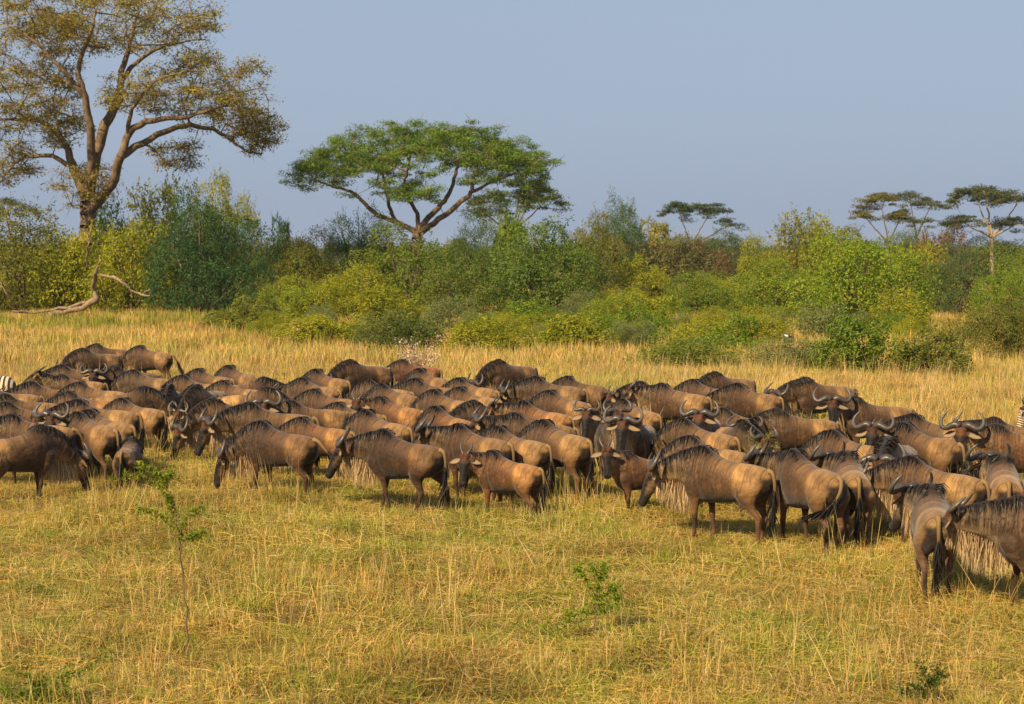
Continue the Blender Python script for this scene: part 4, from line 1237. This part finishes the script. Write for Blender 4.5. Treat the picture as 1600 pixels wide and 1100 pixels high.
# ------------------------------------------------------------------ the herd
# withers pixel x,y; heading (0 right, 90 away, 180 left, 270 to the camera); pose; size; tone; horns; tail; label
T_, D_, N_, G_, O_ = (1.0, .96, .90), (.58, .52, .48), (.80, .75, .70), (.78, .78, .80), (1.08, .90, .72)
H = [
 # --- heroes along the near edge, left to right
 (64, 664, 28, 'graze', 1.0, N_, 'bull', 'hang', 'brown bull grazing with its head towards the calf, dark mane on the shoulder'),
 (38, 645, 160, 'low2', 1.0, T_, 'cow', 'swing_right', 'wildebeest with boldly striped neck behind the grazing brown bull'),
 (106, 646, 122, 'camB', 1.0, N_, 'bull', 'hang', 'dark-maned wildebeest turning its face back, rump beside the striped-neck one'),
 (203, 683, 78, 'graze', .72, N_, 'young', 'hang', 'small calf seen from behind, head down at the edge of the herd'),
 (120, 624, 160, 'lowL', 1.05, T_, 'bull', 'hang', 'large tan wildebeest with long black mane standing over the calf'),
 (388, 629, 166, 'lowL', 1.08, N_, 'bull', 'hang', 'big bull with brindled shoulder behind the dark grazing bull'),
 (407, 658, 142, 'grazeL', 1.0, D_, 'bull', 'swing_back', 'dark bull grazing with its tail flicked out behind'),
 (598, 671, 142, 'stride', 1.02, D_, 'bull', 'hang', 'dark bearded bull striding forward with one hind leg stretched back'),
 (455, 624, 182, 'camL', 1.0, N_, 'bull', 'hang', 'bull with thick curved horns lifting its head above the two big bulls'),
 (722, 661, 138, 'back2', 1.0, N_, 'bull', 'hang', 'bull with streaked grey neck standing behind the young one that faces out'),
 (769, 704, 140, 'camB', .84, O_, 'young', 'hang', 'young wildebeest with upright horns and black tail turning to face out'),
 (849, 656, 130, 'grazeL', 1.02, T_, 'cow', 'hang', 'tan wildebeest with long black tail grazing beside the young one'),
 (991, 703, 196, 'camLu', .80, O_, 'young', 'hang', 'yearling with pricked ears staring out in front of two dark faces'),
 (1097, 697, 144, 'lowL', 1.04, T_, 'bull', 'hang', 'massive tan bull with pale beard and dark shoulder streaks'),
 (1256, 702, 122, 'back', 1.05, N_, 'bull', 'swing_left', 'bull seen from behind, black tail swishing across its hind leg'),
 (1346, 706, 98, 'back', 1.0, T_, 'bull', 'hang', 'wildebeest showing a broad rump beside the tail-swishing bull'),
 (1456, 757, 94, 'back', 1.0, G_, 'bull', 'hang', 'wildebeest from behind with pale rump patch and long black tail to the grass'),
 (1592, 776, 168, 'walk2', 1.04, G_, 'cow', 'hang', 'wildebeest with long hanging straw-coloured beard stepping up to the pale-rumped one'),
 # --- faces on the right
 (934, 640, 262, 'camF', .95, N_, 'cow', 'hang', 'brown-browed face beside the tallest staring face'),
 (956, 646, 272, 'camF2', 1.0, D_, 'cow', 'hang', 'dark face with horns curving inward, staring straight out'),
 (1008, 656, 256, 'camF', 1.0, N_, 'bull', 'hang', 'bull with wide-swept horns facing out over the yearling'),
 (1103, 643, 262, 'camF', 1.0, O_, 'bull', 'hang', 'bull with red-brown forehead facing out behind the massive tan bull'),
 (1152, 657, 292, 'camFd', 1.0, N_, 'cow', 'hang', 'wildebeest lowering its black face into the thorn sapling'),
 (1212, 637, 186, 'camLd', 1.0, T_, 'bull', 'hang', 'bull tipping its heavy horns forward above the thorn sapling'),
 (1333, 620, 200, 'camL', 1.05, N_, 'bull', 'hang', 'bull standing alone sideways with raised dark face by the leafy shrub'),
 (1386, 683, 256, 'camFd', 1.08, D_, 'bull', 'hang', 'bull with huge level horns and pale ears facing out'),
 (1416, 660, 140, 'camB', 1.02, N_, 'bull', 'hang', 'bull with tilted horns behind the huge-horned bull'),
 (1552, 664, 180, 'camL', 1.04, O_, 'bull', 'hang', 'reddish bull with crown-like horns looking out at the right of the herd'),
 (1426, 646, 158, 'lowL', .98, G_, 'cow', 'hang', 'greyish wildebeest standing between the lone sideways bull and the reddish bull'),
 (1552, 653, 178, 'walk', .95, T_, 'cow', 'hang', 'tan wildebeest half hidden behind the reddish bull'),
 (1450, 712, 150, 'lowL', 1.0, T_, 'bull', 'hang', 'light-shouldered wildebeest whose body fills the gap behind the pale-rumped one'),
 (1550, 712, 94, 'back2', 1.0, T_, 'bull', 'hang', 'wildebeest facing away with black mane and split rump markings'),
 (1594, 716, 84, 'low', 1.0, T_, 'cow', 'hang', 'rump of a wildebeest facing away beside the split-marked one'),
 (1512, 735, 62, 'camF', .78, O_, 'young', 'hang', 'brown yearling squeezed between pale-rumped and bearded wildebeest'),
 # --- right, far edge
 (1033, 599, 150, 'back2', 1.02, T_, 'cow', 'hang', 'tan wildebeest with pale ear standing clear above the wide-horned bull'),
 (1004, 595, 168, 'lowL', .95, N_, 'cow', 'hang', 'dark-maned wildebeest half hidden behind the pale-eared one, horns up'),
 (976, 624, 128, 'graze', .95, T_, 'cow', 'hang', 'smooth tan wildebeest directly behind the staring faces'),
 (1078, 594, 150, 'graze', .98, N_, 'cow', 'hang', 'wildebeest whose back shows just behind the pale-eared one'),
 (1116, 581, 215, 'graze', 1.0, N_, 'cow', 'hang', 'farthest dark wildebeest on the right, grazing with humped back'),
 (1152, 599, 144, 'lowL', 1.0, N_, 'cow', 'hang', 'wildebeest walking head low between farthest dark one and horned bull'),
 (1257, 590, 205, 'low2', 1.06, N_, 'bull', 'hang', 'horned bull with black humped mane at the back right of the herd'),
 (1128, 639, 160, 'low', .95, N_, 'cow', 'hang', 'wildebeest standing tight behind the red-browed bull'),
 (1046, 650, 140, 'graze', 1.0, T_, 'cow', 'hang', 'tan wildebeest next to the wide-swept bull, head hidden'),
 (1064, 683, 150, 'grazeL', .95, T_, 'cow', 'hang', 'wildebeest with striped withers just behind the massive tan bull'),
 (1300, 672, 140, 'grazeL', 1.0, T_, 'bull', 'hang', 'wildebeest with long low back between leafy shrub and broad rump'),
 # --- far edge, left and centre
 (128, 544, 194, 'graze', 1.0, G_, 'bull', 'hang', 'grey bull grazing alone at the far left of the herd'),
 (150, 537, 170, 'graze', .98, D_, 'cow', 'hang', 'black hump showing over the grey grazing bull'),
 (218, 540, 146, 'graze', 1.0, N_, 'cow', 'swing_right', 'lone wildebeest grazing with its rump and tail turned out'),
 (546, 562, 208, 'graze', 1.05, D_, 'bull', 'hang', 'dark wildebeest at the back beside the white-flowered shrub'),
 (628, 562, 160, 'graze', .95, (.9, .62, .5), 'cow', 'hang', 'reddish wildebeest behind the white-flowered shrub'),
 (778, 562, 214, 'graze', 1.04, D_, 'bull', 'hang', 'dark bull grazing apart at the back centre'),
 (836, 588, 158, 'lowL', 1.05, G_, 'bull', 'hang', 'grey-necked wildebeest reaching into the pale wispy shrub'),
 (858, 610, 140, 'graze', .95, N_, 'cow', 'hang', 'wildebeest standing behind the pale wispy shrub'),
 (886, 588, 150, 'graze', .95, D_, 'cow', 'hang', 'dark back just behind the grey-necked wildebeest'),
 (816, 625, 142, 'back2', 1.0, O_, 'cow', 'hang', 'orange-brown wildebeest with black mane in front of the wispy shrub'),
 (802, 645, 165, 'back2', 1.0, N_, 'bull', 'hang', 'brown bull with upturned horns between the orange-brown and the grazing tan one'),
 (358, 571, 128, 'graze', .98, N_, 'cow', 'hang', 'wildebeest at the back edge with one ear raised over its shoulder'),
 (408, 590, 4, 'low', .95, N_, 'cow', 'hang', 'wildebeest turned the other way behind the thick-horned bull'),
 (398, 604, 2, 'graze', .92, T_, 'cow', 'hang', 'light wildebeest facing the thick-horned bull'),
 (252, 600, 4, 'graze', .98, N_, 'cow', 'hang', 'wildebeest with rounded rump turned towards the calf'),
 (262, 604, 262, 'graze', .95, N_, 'cow', 'hang', 'wildebeest grazing head-on with black mane parted down its neck'),
 (303, 601, 236, 'graze', .98, G_, 'cow', 'hang', 'head-down wildebeest with a pale-edged black crest'),
 (332, 622, 204, 'graze', 1.0, T_, 'bull', 'hang', 'tan bull grazing face to face with the crested one'),
 (594, 620, 140, 'camB', .96, O_, 'young', 'hang', 'young one with rusty forehead peering out from mid herd'),
 # --- packed middle: only backs and rumps show
 (96, 570, 165, 'low', .98, N_, 'cow', 'hang', 'wildebeest with low outstretched neck just in front of the grey grazing bull'), (98, 585, 172, 'up', .92, T_, 'cow', 'hang', 'tan wildebeest holding its muzzle up in the left end of the herd'),
 (178, 572, 188, 'camL2', 1.0, D_, 'bull', 'hang', 'dark-faced bull looking out below the lone grey grazing bull'), (206, 578, 150, 'graze', 1.0, G_, 'cow', 'hang', 'grey wildebeest grazing between the rump-turned lone one and the dark-faced bull'),
 (120, 598, 158, 'graze', 1.0, T_, 'cow', 'hang', 'tan back showing just behind the large long-maned wildebeest'), (46, 597, 168, 'low', .98, N_, 'cow', 'hang', 'brown wildebeest with low head beside the zebra rump'),
 (-18, 603, 172, 'graze', .98, T_, 'cow', 'hang', 'tan rump of a wildebeest just below the zebra rump'), (102, 613, 162, 'graze', .98, O_, 'cow', 'hang', 'orange-tan back touching the large long-maned wildebeest'),
 (10, 615, 176, 'low', .98, N_, 'cow', 'hang', 'brown wildebeest with streaked neck below the tan rump by the zebra'), (8, 628, 170, 'low', .98, N_, 'bull', 'hang', 'horned brown bull standing behind the boldly striped one'),
 (140, 640, 132, 'low', .98, T_, 'cow', 'hang', 'tan wildebeest facing away beside the one turning its face back'), (192, 622, 140, 'graze', .92, T_, 'cow', 'hang', 'smaller tan wildebeest behind the calf, rump and hind leg showing'),
 (286, 586, 146, 'graze', 1.0, T_, 'cow', 'hang', 'tan back behind the pale-crested head-down wildebeest'), (310, 576, 140, 'graze', .95, N_, 'cow', 'hang', 'brown wildebeest at the back beside the one with a raised ear'),
 (352, 594, 150, 'graze', .95, T_, 'cow', 'hang', 'light tan back below the wildebeest with one raised ear'), (494, 577, 132, 'graze', 1.0, N_, 'cow', 'hang', 'brown wildebeest grazing at the back edge next to the dark one by the white-flowered shrub'),
 (482, 590, 138, 'low', .97, T_, 'cow', 'hang', 'tan wildebeest overlapping the brown one at the back edge beyond the thick-horned bull'), (490, 608, 150, 'graze', .97, N_, 'cow', 'hang', 'brown back just behind the rusty-browed young one'),
 (524, 630, 150, 'graze', .92, T_, 'cow', 'hang', 'tan back between the thick-horned bull and the rusty-browed young one'), (572, 641, 132, 'graze', 1.0, T_, 'cow', 'hang', 'tan wildebeest with rounded rump beyond the striding bull'),
 (470, 652, 150, 'graze', .92, O_, 'cow', 'hang', 'orange-tan rump showing between the two big bulls'), (576, 593, 150, 'graze', .97, T_, 'cow', 'hang', 'tan wildebeest grazing in front of the dark one by the white-flowered shrub'),
 (598, 600, 132, 'graze', .98, N_, 'cow', 'hang', 'dark-maned brown wildebeest in front of the white-flowered shrub'), (656, 576, 128, 'graze', 1.0, N_, 'cow', 'hang', 'brown wildebeest half screened by the white-flowered shrub'),
 (646, 592, 152, 'low', 1.0, N_, 'cow', 'hang', 'brown wildebeest with low striped neck below the white-flowered shrub'), (678, 609, 136, 'graze', 1.0, T_, 'cow', 'hang', 'tan wildebeest grazing between the low striped neck and the orange-tan one'),
 (682, 635, 126, 'graze', .96, O_, 'cow', 'hang', 'orange-tan wildebeest behind the bull with streaked grey neck'), (712, 591, 138, 'graze', 1.0, T_, 'cow', 'hang', 'tan wildebeest with tail towards the small wispy sprig'),
 (718, 605, 142, 'graze', .96, T_, 'cow', 'hang', 'lighter tan wildebeest pressed against the one by the small wispy sprig'), (740, 627, 200, 'graze', .97, G_, 'cow', 'hang', 'grey wildebeest with head down behind the bull with upturned horns'),
 (574, 656, 150, 'graze', .78, O_, 'young', 'hang', 'small orange-tan calf half hidden behind the striding bull'), (772, 668, 138, 'graze', .96, T_, 'cow', 'hang', 'tan rump turned out behind the young one that faces out'),
]
SHARED = [('wildebeest standing in the packed left end of the herd, back and rump showing', 'backs packed at the left end of the herd'),
          ('wildebeest standing in the packed middle of the herd, back and rump showing', 'backs packed in the middle of the herd')]
# place by the height of the withers, then ease bodies apart where they would run into each other
W_H, W_X = 1.285, .33
pl = []
for (x, y, hd, pose, sz, tone, horn, tail, lab) in H:
    w = on_plane(x, y, W_H * sz * .93)
    a = R(hd) - math.atan((x - 800) / F_PX); sz *= .93
    pl.append([w.x - math.cos(a) * W_X * sz, w.y - math.sin(a) * W_X * sz, a, sz])
pl = np.array(pl)
SEG = np.linspace(-.62, .80, 6)
def circles(p):
    c = np.stack([p[0] + np.cos(p[2]) * SEG * p[3], p[1] + np.sin(p[2]) * SEG * p[3]], 1)
    r = np.array([.24, .26, .26, .26, .24, .20]) * p[3]
    return c, r
for it in range(160):
    mv = np.zeros((len(pl), 2)); worst = 0
    cs = [circles(p) for p in pl]
    for i in range(len(pl)):
        for j in range(i + 1, len(pl)):
            if abs(pl[i, 0] - pl[j, 0]) + abs(pl[i, 1] - pl[j, 1]) > 3.2: continue
            d = cs[i][0][:, None] - cs[j][0][None]
            dist = np.linalg.norm(d, axis=2); pen = cs[i][1][:, None] + cs[j][1][None] - dist
            k = np.unravel_index(np.argmax(pen), pen.shape)
            if pen[k] > 0:
                n = d[k] / (dist[k] + 1e-6); n[0] *= .6
                mv[i] += n * pen[k] * .30; mv[j] -= n * pen[k] * .30; worst = max(worst, pen[k])
    pl[:, :2] += mv
    if worst < .02: break
print('herd eased, worst overlap %.3f after %d' % (worst, it))
prepare_bodies(sorted({h[3] for h in H}), ['graze'])
gh = np.random.default_rng(4)
for h, p in zip(H, pl):
    x, y, hd, pose, sz, tone, horn, tail, lab = h
    v = gh.uniform(.88, 1.10)
    o = wildebeest((p[0], p[1], 0), p[2], pose, p[3], (*(c * v for c in tone), 1), horn, tail)
    if lab: tag(o, lab, 'wildebeest', 'wildebeest herd')
    else:
        s = SHARED[0] if x < 420 else SHARED[1]; tag(o, s[0], 'wildebeest', s[1])

# ------------------------------------------------------------------ two zebras at the edges of the herd
def zebra(loc, heading, label):
    o = empty('zebra', loc, heading, .98)
    P, D, L, U = head_frame('graze')
    Mh = Matrix(((U[0], L[0], -D[0], P[0]), (U[1], L[1], -D[1], P[1]), (U[2], L[2], -D[2], P[2]), (0, 0, 0, 1)))
    child('body', PARTS[('body', 'graze', True)], o)
    for sd in (1, -1):
        child('ear', PARTS[('ear', sd)], o, Mh @ Matrix.Rotation(sd * .9, 4, 'X') @ Matrix.Diagonal((.8, .8, .8, 1)))
        child('eye', PARTS['eye'], o, Mh @ Matrix.Translation((.055, sd * .086, -.118)))
    pts, tan = neck_curve(P, 'zebra'); n = 300; gz = np.random.default_rng(3)
    i = gz.integers(2, 21, n); T = tan[i]
    up = np.tile((0.25, 0, 1.0), (n, 1)); up = unit(up - T * np.sum(up * T, 1)[:, None])
    t = (i / 21.0)[:, None]
    roots = pts[i] + up * ((.30 * (1 - t) + .105 * t) * .9 - .02) + gz.normal(0, .012, (n, 3)) + T * gz.uniform(-.02, .02, (n, 1))
    V, C = ribbons(roots, up, gz.uniform(.09, .13, n), .014, (0, 0, 0), (1, 1, 1), (.3, .3, .3), 6, .06)
    band = np.where((np.tile(np.repeat(i, 4), 3) // 2) % 2 == 0, .03, .5)[:, None]
    C = np.hstack([C[:, :3] * band * np.array((1, .82, .6)), C[:, 3:]])
    child('mane', fast_mesh('zebra_mane', V, 4, M_HAIR, {'col': C}), o)
    dock, tuft_ = PARTS[('tail', 'hang')]
    tl = child('tail', dock, o); child('tail_tuft', tuft_, tl)
    return tag(o, label, 'zebra')
w = on_plane(22, 590, 1.2); zebra((w.x - .72, w.y, 0), R(180), 'striped zebra showing its rump at the left end of the herd')
w = on_plane(1594, 668, .3); zebra((w.x + 1.08, w.y + .05, 0), R(182), 'zebra with upright banded mane grazing at the right end of the herd')

# ------------------------------------------------------------------ white bird on the grey-green shrub
def bird(px, py, y):
    b = at_y(px, py, y); o = empty('bird', (b.x, b.y, b.z - .06), R(200))
    rows = catmull([(-.16, 0, .00, .010), (-.08, 0, .01, .030), (.0, 0, .03, .052), (.07, 0, .06, .046), (.10, 0, .095, .026), (.12, 0, .125, .034), (.15, 0, .125, .020), (.17, 0, .12, .006)], 24)
    v, f = tube(rows[:, :3], np.maximum(rows[:, 3], .004), 10)
    col = np.array([(.75, .73, .70, 1) if (z < x * .4 + .055) else (.03, .03, .03, 1) for x, yy, z in v])
    child('body', mesh_of('bird_body', v, f, M_EAR, attrs={'col': col}), o)
    for sd in (1, -1):
        vv, ff = tube([(.02, sd * .045, .05), (-.06, sd * .05, .03), (-.17, sd * .02, .01)], [.022, .026, .004], 6)
        child('wing', mesh_of('bird_wing', vv, ff, M_EAR, attrs={'col': np.tile((.035, .032, .03, 1), (len(vv), 1))}), o)
        vv, ff = tube([(.02, sd * .02, .0), (.02, sd * .02, -.10)], [.005, .005], 5)
        child('leg', mesh_of('bird_leg', vv, ff, M_EYE), o)
    return tag(o, 'small white-bellied bird perched on the grey-green shrub', 'bird')
bird(1231, 524, on_plane(1236, 580).y)

# ------------------------------------------------------------------ the hazy air over the plain
hm, hnt, hout = new_mat('dusty_air')
pv = hnt.nodes.new('ShaderNodeVolumePrincipled')
pv.inputs['Color'].default_value = (0.80, 0.86, 0.95, 1)
pv.inputs['Density'].default_value = 0.00011
pv.inputs['Anisotropy'].default_value = 0.1
hnt.links.new(pv.outputs[0], hout.inputs['Volume'])
bx = [(x, y, z) for x in (-1600, 1600) for y in (-200, 2700) for z in (-1.0, 26.0)]
hz = child('haze', mesh_of('haze', bx, [(0, 1, 3, 2), (4, 6, 7, 5), (0, 4, 5, 1), (2, 3, 7, 6), (0, 2, 6, 4), (1, 5, 7, 3)], hm, smooth=False), None)
hz['kind'] = 'stuff'; hz['label'] = 'thin blue haze over the far bush'; hz['category'] = 'haze'
